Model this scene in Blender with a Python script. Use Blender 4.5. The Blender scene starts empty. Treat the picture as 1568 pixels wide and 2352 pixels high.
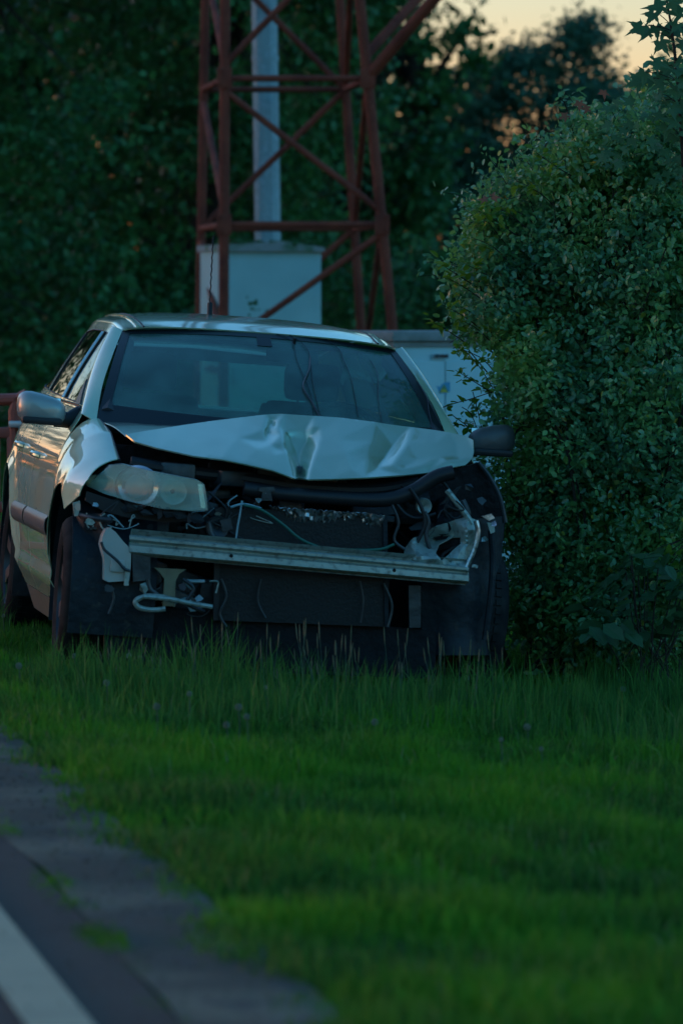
import bpy, bmesh, math, random
import numpy as np
from mathutils import Vector, Matrix
from mathutils.geometry import delaunay_2d_cdt

random.seed(7); RNG = np.random.default_rng(11)
R = math.radians
scene = bpy.context.scene
COL = scene.collection

# ------------------------------------------------------------------ camera, sky, sun, exposure
CAM_H, FOC, CXP, CYP, HOR = 1.45, 11700.0, 784.0, 1176.0, 700.0
TILT = math.atan((CYP - HOR) / FOC)
cam_data = bpy.data.cameras.new('camera'); cam = bpy.data.objects.new('camera', cam_data)
COL.objects.link(cam); scene.camera = cam
cam.location = (0, 0, CAM_H); cam.rotation_euler = (R(90) - TILT, 0, 0)
cam_data.sensor_fit = 'VERTICAL'; cam_data.sensor_height = 36; cam_data.sensor_width = 24
cam_data.lens = FOC / 2352 * 36
cam_data.clip_start = 0.5; cam_data.clip_end = 3000
cam_data.dof.use_dof = True; cam_data.dof.focus_distance = 22.2; cam_data.dof.aperture_fstop = 3.7
cam_data.dof.aperture_blades = 9

SUN_EL, SUN_AZ = 3.0, -59.0           # azimuth from +Y, positive towards +X
world = bpy.data.worlds.new('World'); scene.world = world; world.use_nodes = True
wn = world.node_tree.nodes; wl = world.node_tree.links
for n in list(wn): wn.remove(n)
wo = wn.new('ShaderNodeOutputWorld'); wb = wn.new('ShaderNodeBackground'); ws = wn.new('ShaderNodeTexSky')
ws.sky_type = 'NISHITA'; ws.sun_disc = False; ws.sun_elevation = R(SUN_EL); ws.sun_rotation = R(SUN_AZ)
ws.air_density = 1.0; ws.dust_density = 1.0; ws.ozone_density = 6.0
wm = wn.new('ShaderNodeMix'); wm.data_type = 'RGBA'; wm.blend_type = 'MULTIPLY'; wm.inputs[0].default_value = 1
wm.inputs[7].default_value = (1.0, 0.415, 0.235, 1)
wl.new(ws.outputs[0], wm.inputs[6]); wl.new(wm.outputs[2], wb.inputs[0]); wl.new(wb.outputs[0], wo.inputs[0])
wb.inputs[1].default_value = 0.15
sd = bpy.data.lights.new('sun', 'SUN'); sd.energy = 0.02; sd.angle = R(2); sd.color = (1, .72, .42)
sun = bpy.data.objects.new('sun', sd); COL.objects.link(sun)
sun.rotation_euler = Vector((math.sin(R(SUN_AZ)) * math.cos(R(SUN_EL)), math.cos(R(SUN_AZ)) * math.cos(R(SUN_EL)), math.sin(R(SUN_EL)))).to_track_quat('Z', 'Y').to_euler()
scene.view_settings.view_transform = 'Standard'; scene.view_settings.look = 'None'
scene.view_settings.exposure = 4.25; scene.view_settings.gamma = 1.0; scene.view_settings.use_curve_mapping = False
scene.render.engine = 'CYCLES'
scene.cycles.use_denoising = True
scene.cycles.max_bounces = 8; scene.cycles.transparent_max_bounces = 16; scene.cycles.transmission_bounces = 6
scene.cycles.diffuse_bounces = 3; scene.cycles.glossy_bounces = 4

# ------------------------------------------------------------------ the lie of the land
RA = R(9.2)                                     # the road runs away to the left
def st(x, y):  return x * math.cos(RA) + y * math.sin(RA), -x * math.sin(RA) + y * math.cos(RA)
def xy(s, t):  return s * math.cos(RA) - t * math.sin(RA), s * math.sin(RA) + t * math.cos(RA)
S_EDGE = 1.56
ZS_S = [-60, -9.5, -8.2, -8.0, S_EDGE, 4.8, 9.0, 60, 600]
ZS_Z = [-.6, -.12, -.02, 0, 0, -.238, -.34, -.45, -.5]
def zs(s): return np.interp(s, ZS_S, ZS_Z)
def ground_z(x, y): return float(zs(st(x, y)[0]))

# car frame: x forward, y to the car's left, z up; origin on the ground below the front axle
YAW, ROLL = R(8.4), R(4.2)
CO = Vector((-.294, 21.0, -.111))
fv = Vector((math.sin(YAW), -math.cos(YAW), 0)); l0 = Vector((math.cos(YAW), math.sin(YAW), 0)); u0 = Vector((0, 0, 1))
lv = l0 * math.cos(ROLL) - u0 * math.sin(ROLL); uv_ = u0 * math.cos(ROLL) + l0 * math.sin(ROLL)
CM = Matrix(((fv.x, lv.x, uv_.x, CO.x), (fv.y, lv.y, uv_.y, CO.y), (fv.z, lv.z, uv_.z, CO.z), (0, 0, 0, 1)))
CMI = CM.inverted()
_f = Vector((0, math.cos(TILT), -math.sin(TILT))); _u = Vector((0, math.sin(TILT), math.cos(TILT))); _c = Vector((0, 0, CAM_H))
def ray(px, py): return _f + Vector((1, 0, 0)) * ((px - CXP) / FOC) - _u * ((py - CYP) / FOC)
def at(px, py, Y):                              # a point measured in the photograph, at distance Y
    r = ray(px, py); return _c + r * (Y / r.y)
def P(px, py, x):                               # the same in the car's frame, on its plane x
    r = CMI.to_3x3() @ ray(px, py); c = CMI @ _c
    return c + r * ((x - c.x) / r.x)
def on_ground(px, py):
    r = ray(px, py); t = 15.0
    for _ in range(30):
        p = _c + r * t; t += (p.z - ground_z(p.x, p.y)) / -r.z * .8
    return _c + r * t

# ------------------------------------------------------------------ materials
def mat(name, color, rough=.6, metal=0., spec=.5, coat=0., coat_rough=.05, noise=None, bump=None, trans=0., alpha=None, sheen=0):
    """noise=(scale, other colour, amount-low, amount-high); bump=(scale, strength, distance)"""
    m = bpy.data.materials.new(name); m.use_nodes = True
    n, l = m.node_tree.nodes, m.node_tree.links
    b = n['Principled BSDF']
    b.inputs['Base Color'].default_value = (*color, 1); b.inputs['Roughness'].default_value = rough
    b.inputs['Metallic'].default_value = metal; b.inputs['Specular IOR Level'].default_value = spec
    b.inputs['Coat Weight'].default_value = coat; b.inputs['Coat Roughness'].default_value = coat_rough
    tc = n.new('ShaderNodeTexCoord')
    if noise:
        for i, (sc, c2, lo, hi) in enumerate(noise if isinstance(noise, list) else [noise]):
            t = n.new('ShaderNodeTexNoise'); t.inputs['Scale'].default_value = sc; t.inputs['Detail'].default_value = 6
            l.new(tc.outputs['Object'], t.inputs['Vector'])
            r = n.new('ShaderNodeValToRGB'); r.color_ramp.elements[0].position = lo; r.color_ramp.elements[1].position = hi
            l.new(t.outputs[0], r.inputs[0])
            mx = n.new('ShaderNodeMix'); mx.data_type = 'RGBA'; mx.inputs[7].default_value = (*c2, 1)
            l.new(r.outputs[0], mx.inputs[0])
            old = b.inputs['Base Color'].links[0].from_socket if b.inputs['Base Color'].links else None
            if old: l.new(old, mx.inputs[6])
            else: mx.inputs[6].default_value = (*color, 1)
            l.new(mx.outputs[2], b.inputs['Base Color'])
    if bump:
        t = n.new('ShaderNodeTexNoise'); t.inputs['Scale'].default_value = bump[0]; t.inputs['Detail'].default_value = 5
        l.new(tc.outputs['Object'], t.inputs['Vector'])
        bp = n.new('ShaderNodeBump'); bp.inputs['Strength'].default_value = bump[1]; bp.inputs['Distance'].default_value = bump[2]
        l.new(t.outputs[0], bp.inputs['Height']); l.new(bp.outputs[0], b.inputs['Normal'])
    return m

def leaf_mat(name, c1, c2, c3=None, rough=.45, transl=.35, patch=None, spec=.4):
    """each leaf its own tone between c1 and c2 (a few c3), light passing through"""
    m = bpy.data.materials.new(name); m.use_nodes = True
    n, l = m.node_tree.nodes, m.node_tree.links
    b = n['Principled BSDF']; out = n['Material Output']
    g = n.new('ShaderNodeNewGeometry'); r = n.new('ShaderNodeValToRGB')
    e = r.color_ramp.elements; e[0].color = (*c1, 1); e[1].color = (*c2, 1); e[1].position = .9
    if c3:
        x = e.new(.965); x.color = (*c2, 1); y = e.new(.985); y.color = (*c3, 1)
    l.new(g.outputs['Random Per Island'], r.inputs[0])
    col = r.outputs[0]
    if patch:
        tc = n.new('ShaderNodeTexCoord'); t = n.new('ShaderNodeTexNoise'); t.inputs['Scale'].default_value = patch[0]; t.inputs['Detail'].default_value = 3
        l.new(tc.outputs['Object'], t.inputs['Vector'])
        rr = n.new('ShaderNodeValToRGB'); rr.color_ramp.elements[0].position = .42; rr.color_ramp.elements[1].position = .62
        l.new(t.outputs[0], rr.inputs[0])
        mx = n.new('ShaderNodeMix'); mx.data_type = 'RGBA'; mx.inputs[7].default_value = (*patch[1], 1)
        l.new(rr.outputs[0], mx.inputs[0]); l.new(col, mx.inputs[6])
        mx2 = n.new('ShaderNodeMix'); mx2.data_type = 'RGBA'; mx2.inputs[0].default_value = .55
        l.new(col, mx2.inputs[6]); l.new(mx.outputs[2], mx2.inputs[7]); col = mx2.outputs[2]
    l.new(col, b.inputs['Base Color']); b.inputs['Roughness'].default_value = rough; b.inputs['Specular IOR Level'].default_value = spec
    tr = n.new('ShaderNodeBsdfTranslucent'); l.new(col, tr.inputs[0])
    ms = n.new('ShaderNodeMixShader'); ms.inputs[0].default_value = transl
    l.new(b.outputs[0], ms.inputs[1]); l.new(tr.outputs[0], ms.inputs[2]); l.new(ms.outputs[0], out.inputs[0])
    return m

def glass_mat(name, tint, dust_haze=.05, dust_haze_col=(.3, .36, .36), rough=.02, ior=1.5, cloud=0):
    m = bpy.data.materials.new(name); m.use_nodes = True
    n, l = m.node_tree.nodes, m.node_tree.links
    for x in list(n):
        if x.type != 'OUTPUT_MATERIAL': n.remove(x)
    out = n['Material Output']
    tr = n.new('ShaderNodeBsdfTransparent'); tr.inputs[0].default_value = (*tint, 1)
    gl = n.new('ShaderNodeBsdfGlossy'); gl.inputs['Roughness'].default_value = rough
    fr = n.new('ShaderNodeFresnel'); ge = n.new('ShaderNodeNewGeometry'); mi = n.new('ShaderNodeMapRange'); mi.inputs[3].default_value = ior; mi.inputs[4].default_value = 1 / ior
    l.new(ge.outputs['Backfacing'], mi.inputs[0]); l.new(mi.outputs[0], fr.inputs[0])
    a = n.new('ShaderNodeMixShader'); l.new(fr.outputs[0], a.inputs[0]); l.new(tr.outputs[0], a.inputs[1]); l.new(gl.outputs[0], a.inputs[2])
    df = n.new('ShaderNodeBsdfDiffuse'); df.inputs[0].default_value = (*dust_haze_col, 1)
    b = n.new('ShaderNodeMixShader'); l.new(a.outputs[0], b.inputs[1]); l.new(df.outputs[0], b.inputs[2])
    tc = n.new('ShaderNodeTexCoord'); t = n.new('ShaderNodeTexNoise'); t.inputs['Scale'].default_value = 5; t.inputs['Detail'].default_value = 8
    l.new(tc.outputs['Object'], t.inputs[0])
    mr = n.new('ShaderNodeMapRange'); mr.inputs[1].default_value = .3; mr.inputs[2].default_value = .75
    mr.inputs[3].default_value = dust_haze * .45; mr.inputs[4].default_value = dust_haze * 1.8
    l.new(t.outputs[0], mr.inputs[0]); l.new(mr.outputs[0], b.inputs[0]); l.new(b.outputs[0], out.inputs[0])
    return m

M = {}
M['paint'] = mat('silver_beige_paint', (.48, .64, .42), .50, .05, .2, 1., .02, noise=(9, (.43, .57, .38), .35, .8), bump=(160, .02, .001))
M['paint'].node_tree.nodes['Principled BSDF'].inputs['Coat IOR'].default_value = 2.3
M['paint_dusty'] = mat('dusty_paint', (.46, .46, .40), .42, .45, .5, .8, .10, noise=(6, (.36, .36, .31), .4, .8))
M['hood_paint'] = mat('hood_paint', (.44, .57, .40), .28, .65, .5, 1., .06, noise=(5, (.38, .50, .35), .4, .8))
M['plastic'] = mat('black_plastic', (.012, .014, .016), .5, 0, .4, bump=(60, .1, .003))
M['plastic_grey'] = mat('grey_plastic', (.085, .09, .09), .42, 0, .5, noise=(14, (.06, .065, .065), .3, .7))
M['mirror_paint'] = mat('mirror_shell', (.30, .36, .34), .32, .3, .5, .4, .15)
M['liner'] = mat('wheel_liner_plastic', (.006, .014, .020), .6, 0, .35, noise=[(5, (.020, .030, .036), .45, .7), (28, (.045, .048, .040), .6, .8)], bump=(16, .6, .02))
M['rubber'] = mat('tyre_rubber', (.016, .018, .019), .8, 0, .05, noise=(16, (.036, .038, .036), .4, .75), bump=(50, .3, .004))
M['rim'] = mat('wheel_rim', (.07, .075, .08), .4, .6)
M['chrome'] = mat('chrome', (.6, .62, .62), .15, 1)
M['alu'] = mat('raw_aluminium', (.36, .44, .40), .5, .45, .5, noise=[(7, (.30, .38, .34), .42, .68), (40, (.10, .12, .11), .5, .8)], bump=(30, .25, .006))
M['alu_bright'] = mat('torn_aluminium', (.62, .66, .68), .3, .8, noise=(30, (.2, .22, .22), .45, .6))
M['steel_dark'] = mat('dark_steel', (.04, .05, .055), .45, .5, noise=(13, (.09, .10, .10), .5, .75), bump=(25, .4, .01))
M['rust'] = mat('rusty_paint', (.24, .050, .026), .75, 0, .3, noise=[(4, (.14, .028, .016), .4, .65), (30, (.26, .07, .04), .55, .8)], bump=(30, .3, .008))
M['galv'] = mat('galvanised_steel', (.27, .43, .46), .55, .2, noise=[(3, (.21, .34, .38), .4, .7), (25, (.40, .56, .62), .5, .8)])
M['bottle'] = mat('bottle_plastic', (.42, .46, .42), .4, 0, .5, noise=(9, (.4, .4, .35), .4, .8))
M['beige_metal'] = mat('beige_bracket', (.22, .22, .14), .55, .2, noise=(13, (.15, .14, .10), .4, .8))
M['rad'] = mat('radiator_core', (.009, .013, .015), .5, .4, bump=(90, .5, .004))
M['near_black'] = mat('matt_near_black', (.008, .010, .012), .7, 0, .2, bump=(18, .6, .03))  # even near-black for engine bay, underbody and shields
M['green_wire'] = mat('green_wire', (.02, .12, .08), .4)
M['cloth'] = mat('seat_cloth', (.10, .11, .10), .9)
M['dash'] = mat('dashboard', (.03, .034, .038), .6)
M['lens'] = glass_mat('headlight_lens', (.90, .97, .95), .23, (.70, .88, .76), .04)
M['reflector'] = mat('headlight_reflector', (.66, .80, .74), .4, .1)
M['amber'] = mat('indicator_bowl', (.62, .58, .36), .3, .2)
M['bulb'] = mat('projector_glass', (.12, .17, .17), .1, 0, .8)
M['glass'] = glass_mat('windscreen_glass', (.62, .84, .80), .16, (.20, .40, .36), .02, 1.5)  # dust, with the teal haze over the glass put into its colour
M['side_glass'] = glass_mat('side_glass', (.35, .5, .45), .01, (.1, .12, .1), .01, 2.7)
M['frit'] = mat('black_glass_edge', (.012, .020, .024), .35, 0, .3)
M['cable_reflection'] = mat('cable_reflection', (.015, .02, .022), .3)  # dark tone of the painted cable reflections
M['cabinet'] = mat('white_cabinet_paint', (.34, .58, .57), .55, 0, .4, noise=[(3, (.28, .50, .49), .4, .75), (1.6, (.20, .40, .32), .64, .78)], bump=(60, .04, .002))
M['cabinet_b'] = mat('pale_cabinet_paint', (.40, .62, .63), .5, 0, .4, noise=(4, (.34, .56, .57), .4, .8))
M['lid'] = mat('mossy_lid', (.30, .34, .33), .8, 0, .3, noise=[(9, (.10, .20, .12), .45, .65)])
M['lid_b'] = mat('concrete_lid', (.27, .29, .28), .85, 0, .3, noise=[(12, (.20, .22, .20), .4, .7)])
M['moss'] = mat('moss', (.03, .10, .03), .95, 0, .2, noise=(30, (.06, .13, .04), .4, .7))
M['red'] = mat('red_plastic', (.40, .075, .045), .5, 0, .5, noise=(7, (.30, .06, .04), .4, .8))
M['zinc'] = mat('zinc_clamp', (.45, .48, .5), .4, .8)
M['blue'] = mat('sticker_blue', (.03, .30, .50), .5); M['stickgreen'] = mat('sticker_green', (.10, .25, .12), .5); M['yellow'] = mat('sticker_yellow', (.5, .45, .05), .5)
M['label'] = mat('pale_label', (.45, .47, .40), .6)
M['bark'] = mat('bark', (.05, .04, .03), .9, 0, .2, noise=(8, (.03, .025, .02), .4, .7), bump=(15, .8, .03))
M['leaf_far'] = leaf_mat('tree_leaf', (.022, .10, .036), (.06, .22, .06), (.12, .18, .06), .42, .30, patch=(.8, (.10, .29, .06)))
M['leaf_mid'] = leaf_mat('poplar_leaf', (.05, .16, .10), (.10, .25, .14), None, .5, .30)
M['leaf_bush'] = leaf_mat('bush_leaf', (.07, .21, .12), (.14, .38, .15), (.38, .34, .06), .34, .38, patch=(2.6, (.22, .44, .05)), spec=.8)
M['leaf_lime'] = leaf_mat('young_leaf', (.06, .18, .02), (.15, .26, .02), (.30, .10, .05), .4, .5)
M['leaf_maple'] = leaf_mat('maple_leaf', (.04, .12, .05), (.07, .18, .06), None, .4, .35)
M['leaf_red'] = leaf_mat('reddish_leaf', (.25, .07, .04), (.28, .12, .05), None, .4, .4)
M['leaf_big'] = leaf_mat('weed_leaf', (.03, .10, .045), (.06, .16, .06), (.20, .26, .04), .4, .35)
M['grass'] = leaf_mat('grass_blade', (.022, .085, .018), (.085, .24, .034), (.24, .26, .10), .7, .30, patch=(1.3, (.11, .36, .012)), spec=.10)
M['tall'] = leaf_mat('tall_grass_blade', (.028, .115, .026), (.090, .24, .045), (.18, .22, .08), .7, .3, spec=.1)
M['straw'] = leaf_mat('straw', (.16, .16, .06), (.26, .24, .12), None, .7, .2, spec=.2)
M['stalk'] = leaf_mat('grass_stalk', (.05, .10, .05), (.11, .15, .09), None, .6, .3)
M['soil'] = mat('soil_under_grass', (.018, .055, .010), .95, 0, .1, noise=[(1.3, (.012, .065, .006), .4, .65), (14, (.02, .03, .012), .5, .8)], bump=(9, .6, .05))
M['asphalt'] = mat('asphalt', (.046, .042, .034), .85, 0, .35, noise=[(2.2, (.034, .030, .024), .4, .7), (150, (.10, .10, .10), .55, .85)], bump=(260, .7, .006))
M['gutter'] = mat('worn_shoulder', (.055, .052, .036), .9, 0, .3, noise=[(1.5, (.17, .155, .105), .42, .68), (7, (.05, .055, .05), .5, .7), (23, (.035, .07, .025), .60, .72), (80, (.07, .08, .07), .5, .8)], bump=(70, .8, .01))
M['line'] = mat('road_paint', (.42, .36, .23), .75, 0, .3, noise=[(5, (.33, .29, .19), .45, .8), (40, (.25, .26, .26), .6, .85)], bump=(150, .5, .003))
M['seed'] = mat('dandelion_fluff', (.25, .28, .20), .95, 0, .1)
M['glimpse'] = mat('light_glimpse_tone', (.5, .5, .42), .6)  # pale tone imitating light seen past the headrest

# ------------------------------------------------------------------ object helpers
def mesh_obj(name, verts, faces, m, parent=None, smooth=None):
    me = bpy.data.meshes.new(name)
    me.from_pydata([tuple(v) for v in verts], [], [tuple(f) for f in faces]); me.validate()
    if m: me.materials.append(m)
    if smooth is not None:
        me.polygons.foreach_set('use_smooth', [True] * len(me.polygons)); me.set_sharp_from_angle(angle=R(smooth))
    o = bpy.data.objects.new(name, me); COL.objects.link(o)
    if parent: o.parent = parent
    return o
def np_mesh(name, V, F, m, parent=None, smooth=False):
    """V (n,3); F (k,c) one face size"""
    me = bpy.data.meshes.new(name); c = F.shape[1]
    me.vertices.add(len(V)); me.vertices.foreach_set('co', V.astype(np.float32).ravel())
    me.loops.add(F.size); me.loops.foreach_set('vertex_index', F.astype(np.int32).ravel())
    me.polygons.add(len(F)); me.polygons.foreach_set('loop_start', np.arange(0, F.size, c, dtype=np.int32))
    me.update(calc_edges=True)
    if smooth: me.polygons.foreach_set('use_smooth', [True] * len(F))
    me.materials.append(m)
    o = bpy.data.objects.new(name, me); COL.objects.link(o)
    if parent: o.parent = parent
    return o
def tag(o, label=None, cat=None, group=None, kind=None):
    if label: o['label'] = label
    if cat: o['category'] = cat
    if group: o['group'] = group
    if kind: o['kind'] = kind
    return o
def empty(name, loc=(0, 0, 0), rz=0):
    o = bpy.data.objects.new(name, None); COL.objects.link(o); o.location = loc; o.rotation_euler = (0, 0, rz); o.empty_display_size = .2
    return o
def copy_tree(o, parent=None):
    c = o.copy(); COL.objects.link(c); c.parent = parent
    for ch in list(o.children): copy_tree(ch, c)
    return c

class B:
    """collects shapes, then links them as one mesh"""
    def __init__(s): s.v, s.f = [], []
    def add(s, vs, fs):
        k = len(s.v); s.v += [Vector(v) for v in vs]; s.f += [[i + k for i in f] for f in fs]; return s
    def box(s, c, d, rot=None, bev=0):
        bm = bmesh.new(); bmesh.ops.create_cube(bm, size=1)
        for v in bm.verts: v.co = Vector((v.co.x * d[0], v.co.y * d[1], v.co.z * d[2]))
        if bev: bmesh.ops.bevel(bm, geom=bm.edges[:], offset=bev, segments=2, affect='EDGES', profile=.6)
        r = rot.to_matrix() if rot and hasattr(rot, 'to_matrix') else (rot or Matrix.Identity(3))
        bm.verts.ensure_lookup_table(); bm.verts.index_update()
        s.add([r @ v.co + Vector(c) for v in bm.verts], [[v.index for v in f.verts] for f in bm.faces]); bm.free(); return s
    def tube(s, pts, r, n=8, closed=False, flat=1.0):
        pts = [Vector(p) for p in pts]; k = len(pts); rs = r if isinstance(r, (list, tuple)) else [r] * k
        vs = []; prev = None
        for i, p in enumerate(pts):
            a = pts[(i - 1) % k] if closed else pts[max(i - 1, 0)]; b = pts[(i + 1) % k] if closed else pts[min(i + 1, k - 1)]
            d = (b - a).normalized()
            ref = prev if prev is not None else (Vector((0, 0, 1)) if abs(d.z) < .9 else Vector((1, 0, 0)))
            x = (ref - d * ref.dot(d)).normalized(); y = d.cross(x); prev = x
            for j in range(n):
                t = 2 * math.pi * j / n; vs.append(p + (x * math.cos(t) * flat + y * math.sin(t)) * rs[i])
        fs = []
        for i in range(k if closed else k - 1):
            for j in range(n):
                fs.append([i * n + j, i * n + (j + 1) % n, ((i + 1) % k) * n + (j + 1) % n, ((i + 1) % k) * n + j])
        if not closed: fs += [list(range(n))[::-1], [(k - 1) * n + j for j in range(n)]]
        return s.add(vs, fs)
    def lathe(s, prof, axis='y', c=(0, 0, 0), n=40):
        vs, fs = [], []; k = len(prof)
        for j in range(n):
            t = 2 * math.pi * j / n
            for a, r in prof:
                q = {'y': (r * math.cos(t), a, r * math.sin(t)), 'z': (r * math.cos(t), r * math.sin(t), a), 'x': (a, r * math.cos(t), r * math.sin(t))}[axis]
                vs.append(Vector(q) + Vector(c))
        for j in range(n):
            for i in range(k - 1): fs.append([j * k + i, j * k + i + 1, ((j + 1) % n) * k + i + 1, ((j + 1) % n) * k + i])
        return s.add(vs, fs)
    def prism(s, poly, d):                      # polygon of 3-D points pushed along d
        k = len(poly); a = [Vector(p) for p in poly]; b = [p + Vector(d) for p in a]
        return s.add(a + b, [list(range(k))[::-1], list(range(k, 2 * k))] + [[i, (i + 1) % k, k + (i + 1) % k, k + i] for i in range(k)])
    def ico(s, c, r, sub=1):
        bm = bmesh.new(); bmesh.ops.create_icosphere(bm, subdivisions=sub, radius=1)
        r = (r, r, r) if not isinstance(r, (tuple, list)) else r; bm.verts.ensure_lookup_table()
        s.add([Vector((v.co.x * r[0], v.co.y * r[1], v.co.z * r[2])) + Vector(c) for v in bm.verts], [[v.index for v in f.verts] for f in bm.faces]); bm.free(); return s
    def build(s, name, m, parent=None, smooth=35): return mesh_obj(name, s.v, s.f, m, parent, smooth)

def smooth_curve(pts, n=6, closed=False):
    """Catmull-Rom through the points"""
    pts = [Vector(p) for p in pts]; k = len(pts); out = []
    rng = range(k if closed else k - 1)
    for i in rng:
        if closed: p0, p1, p2, p3 = pts[(i - 1) % k], pts[i], pts[(i + 1) % k], pts[(i + 2) % k]
        else: p0, p1, p2, p3 = pts[max(i - 1, 0)], pts[i], pts[i + 1], pts[min(i + 2, k - 1)]
        for j in range(n):
            t = j / n
            out.append(.5 * ((2 * p1) + (p2 - p0) * t + (2 * p0 - 5 * p1 + 4 * p2 - p3) * t * t + (3 * p1 - p0 - 3 * p2 + p3) * t ** 3))
    if not closed: out.append(pts[-1])
    return out
def pch(xs, ys):
    """smooth monotone interpolation"""
    xs = np.array(xs, float); ys = np.array(ys, float); h = np.diff(xs); d = np.diff(ys) / h
    m = np.zeros(len(xs)); m[0], m[-1] = d[0], d[-1]
    for i in range(1, len(xs) - 1):
        m[i] = 0 if d[i - 1] * d[i] <= 0 else 3 * (h[i - 1] + h[i]) / ((2 * h[i] + h[i - 1]) / d[i - 1] + (h[i] + 2 * h[i - 1]) / d[i])
    def f(x):
        x = min(max(x, xs[0]), xs[-1]); i = min(int(np.searchsorted(xs, x, 'right')) - 1, len(xs) - 2); t = (x - xs[i]) / h[i]
        return float((2 * t ** 3 - 3 * t * t + 1) * ys[i] + (t ** 3 - 2 * t * t + t) * h[i] * m[i] + (-2 * t ** 3 + 3 * t * t) * ys[i + 1] + (t ** 3 - t * t) * h[i] * m[i + 1])
    return f
def inside(p, poly):
    x, y = p; c = False; j = len(poly) - 1
    for i in range(len(poly)):
        xi, yi = poly[i]; xj, yj = poly[j]
        if (yi > y) != (yj > y) and x < (xj - xi) * (y - yi) / (yj - yi) + xi: c = not c
        j = i
    return c
def densify(poly, step):
    out = []
    for i in range(len(poly)):
        a = Vector(poly[i]); b = Vector(poly[(i + 1) % len(poly)]); n = max(1, int(round((b - a).length / step)))
        out += [a.lerp(b, k / n) for k in range(n)]
    return out
def sheet(name, outline, fn, m, parent, step=.03, holes=(), thick=.004, flip=False, smooth=40, extra=()):
    """a pressed panel: an outline in two coordinates, fn lifts it to 3-D; real thickness, clean edges"""
    loops = [densify(outline, step)] + [densify(h, step) for h in holes]
    pts, edges = [], []
    for lp in loops:
        k = len(pts); pts += [Vector((p.x, p.y)) for p in lp]; edges += [(k + i, k + (i + 1) % len(lp)) for i in range(len(lp))]
    xs = [p.x for p in loops[0]]; ys = [p.y for p in loops[0]]
    barr = np.array([(p.x, p.y) for p in pts])
    ol = [tuple(p) for p in loops[0]]; hl = [[tuple(p) for p in lp] for lp in loops[1:]]
    y = min(ys) + step * .5; row = 0
    while y < max(ys):
        x = min(xs) + (step * .5 if row % 2 else step * .2)
        while x < max(xs):
            if inside((x, y), ol) and not any(inside((x, y), h) for h in hl) and np.min((barr[:, 0] - x) ** 2 + (barr[:, 1] - y) ** 2) > (step * .45) ** 2:
                pts.append(Vector((x, y)))
            x += step
        y += step * .87; row += 1
    for e in extra: pts.append(Vector(e))
    vs, _, fs, _, _, _ = delaunay_2d_cdt(pts, edges, [], 0, 1e-6)
    keep = []
    for f in fs:
        c = sum((vs[i] for i in f), Vector((0, 0))) / len(f)
        if inside((c.x, c.y), ol) and not any(inside((c.x, c.y), h) for h in hl): keep.append(list(f))
    used = sorted({i for f in keep for i in f}); ix = {a: b for b, a in enumerate(used)}
    V = [Vector(fn(vs[i].x, vs[i].y)) for i in used]; F = [[ix[i] for i in f] for f in keep]
    return shell(name, V, F, m, parent, thick, flip, smooth)
def shell(name, V, F, m, parent, thick, flip=False, smooth=40):
    if flip: F = [f[::-1] for f in F]
    if thick:
        n = len(V); N = [Vector((0, 0, 0)) for _ in V]
        for f in F:
            nn = (V[f[1]] - V[f[0]]).cross(V[f[2]] - V[f[0]])
            for i in f: N[i] += nn
        cnt = {}
        for f in F:
            for a, b in zip(f, f[1:] + f[:1]): cnt[(a, b)] = 1
        rim = [(a, b) for a, b in cnt if (b, a) not in cnt]
        V = V + [v - (nn.normalized() if nn.length > 0 else nn) * thick for v, nn in zip(V, N)]
        F = F + [[i + n for i in f[::-1]] for f in F] + [[b, a, a + n, b + n] for a, b in rim]
    return mesh_obj(name, V, F, m, parent, smooth)
def grid(name, fn, nu, nv, m, parent, thick=.004, flip=False, smooth=40):
    V = [Vector(fn(i / nu, j / nv)) for j in range(nv + 1) for i in range(nu + 1)]
    F = [[j * (nu + 1) + i, j * (nu + 1) + i + 1, (j + 1) * (nu + 1) + i + 1, (j + 1) * (nu + 1) + i] for j in range(nv) for i in range(nu)]
    return shell(name, V, F, m, parent, thick, flip, smooth)

# ------------------------------------------------------------------ ground, road
def strip(name, s0, s1, ns, t0, t1, nt, z, m, label, kind='structure', wob=None):
    S = np.linspace(s0, s1, ns); T = np.linspace(t0, t1, nt); V = []
    for t in T:
        for i, s in enumerate(S):
            q = s
            if wob and (i == 0 or i == ns - 1): q = s + wob * (math.sin(t * 3.1 + i) + .6 * math.sin(t * 7.7) + .4 * math.sin(t * 17.3 + 2 * i))
            x, y = xy(q, t); V.append((x, y, float(zs(s)) + z))
    F = [[j * ns + i, j * ns + i + 1, (j + 1) * ns + i + 1, (j + 1) * ns + i] for j in range(nt - 1) for i in range(ns - 1)]
    return tag(mesh_obj(name, V, F, m), label, kind=kind)
SS = sorted(set(list(np.linspace(-8, 12, 60)) + [-600, -200, -60, -30, -15, -9.5, -8.2, 15, 20, 30, 60, 150, 350, 700]))
TT = sorted(set(list(np.linspace(-40, 80, 120)) + [-300, -100, 120, 180, 260, 400, 700, 1200]))
GV = []
for t in TT:
    for s in SS:
        x, y = xy(s, t); GV.append((x, y, float(zs(s)) - .012 + (.012 * math.sin(x * 3.3 + y) * math.sin(y * 2.1) if 1.8 < s < 12 else 0)))
ns = len(SS)
tag(mesh_obj('ground', GV, [[j * ns + i, j * ns + i + 1, (j + 1) * ns + i + 1, (j + 1) * ns + i] for j in range(len(TT) - 1) for i in range(ns - 1)], M['soil'], smooth=60), 'dark green earth of the grass verge', kind='structure')
strip('road', -7.9, 1.315, 12, -60, 900, 160, .004, M['asphalt'], 'dark asphalt road at the bottom left')
strip('shoulder', 1.325, S_EDGE + .12, 5, -60, 900, 1200, .006, M['gutter'], 'worn grey strip between the road and the grass', wob=.014)
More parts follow.
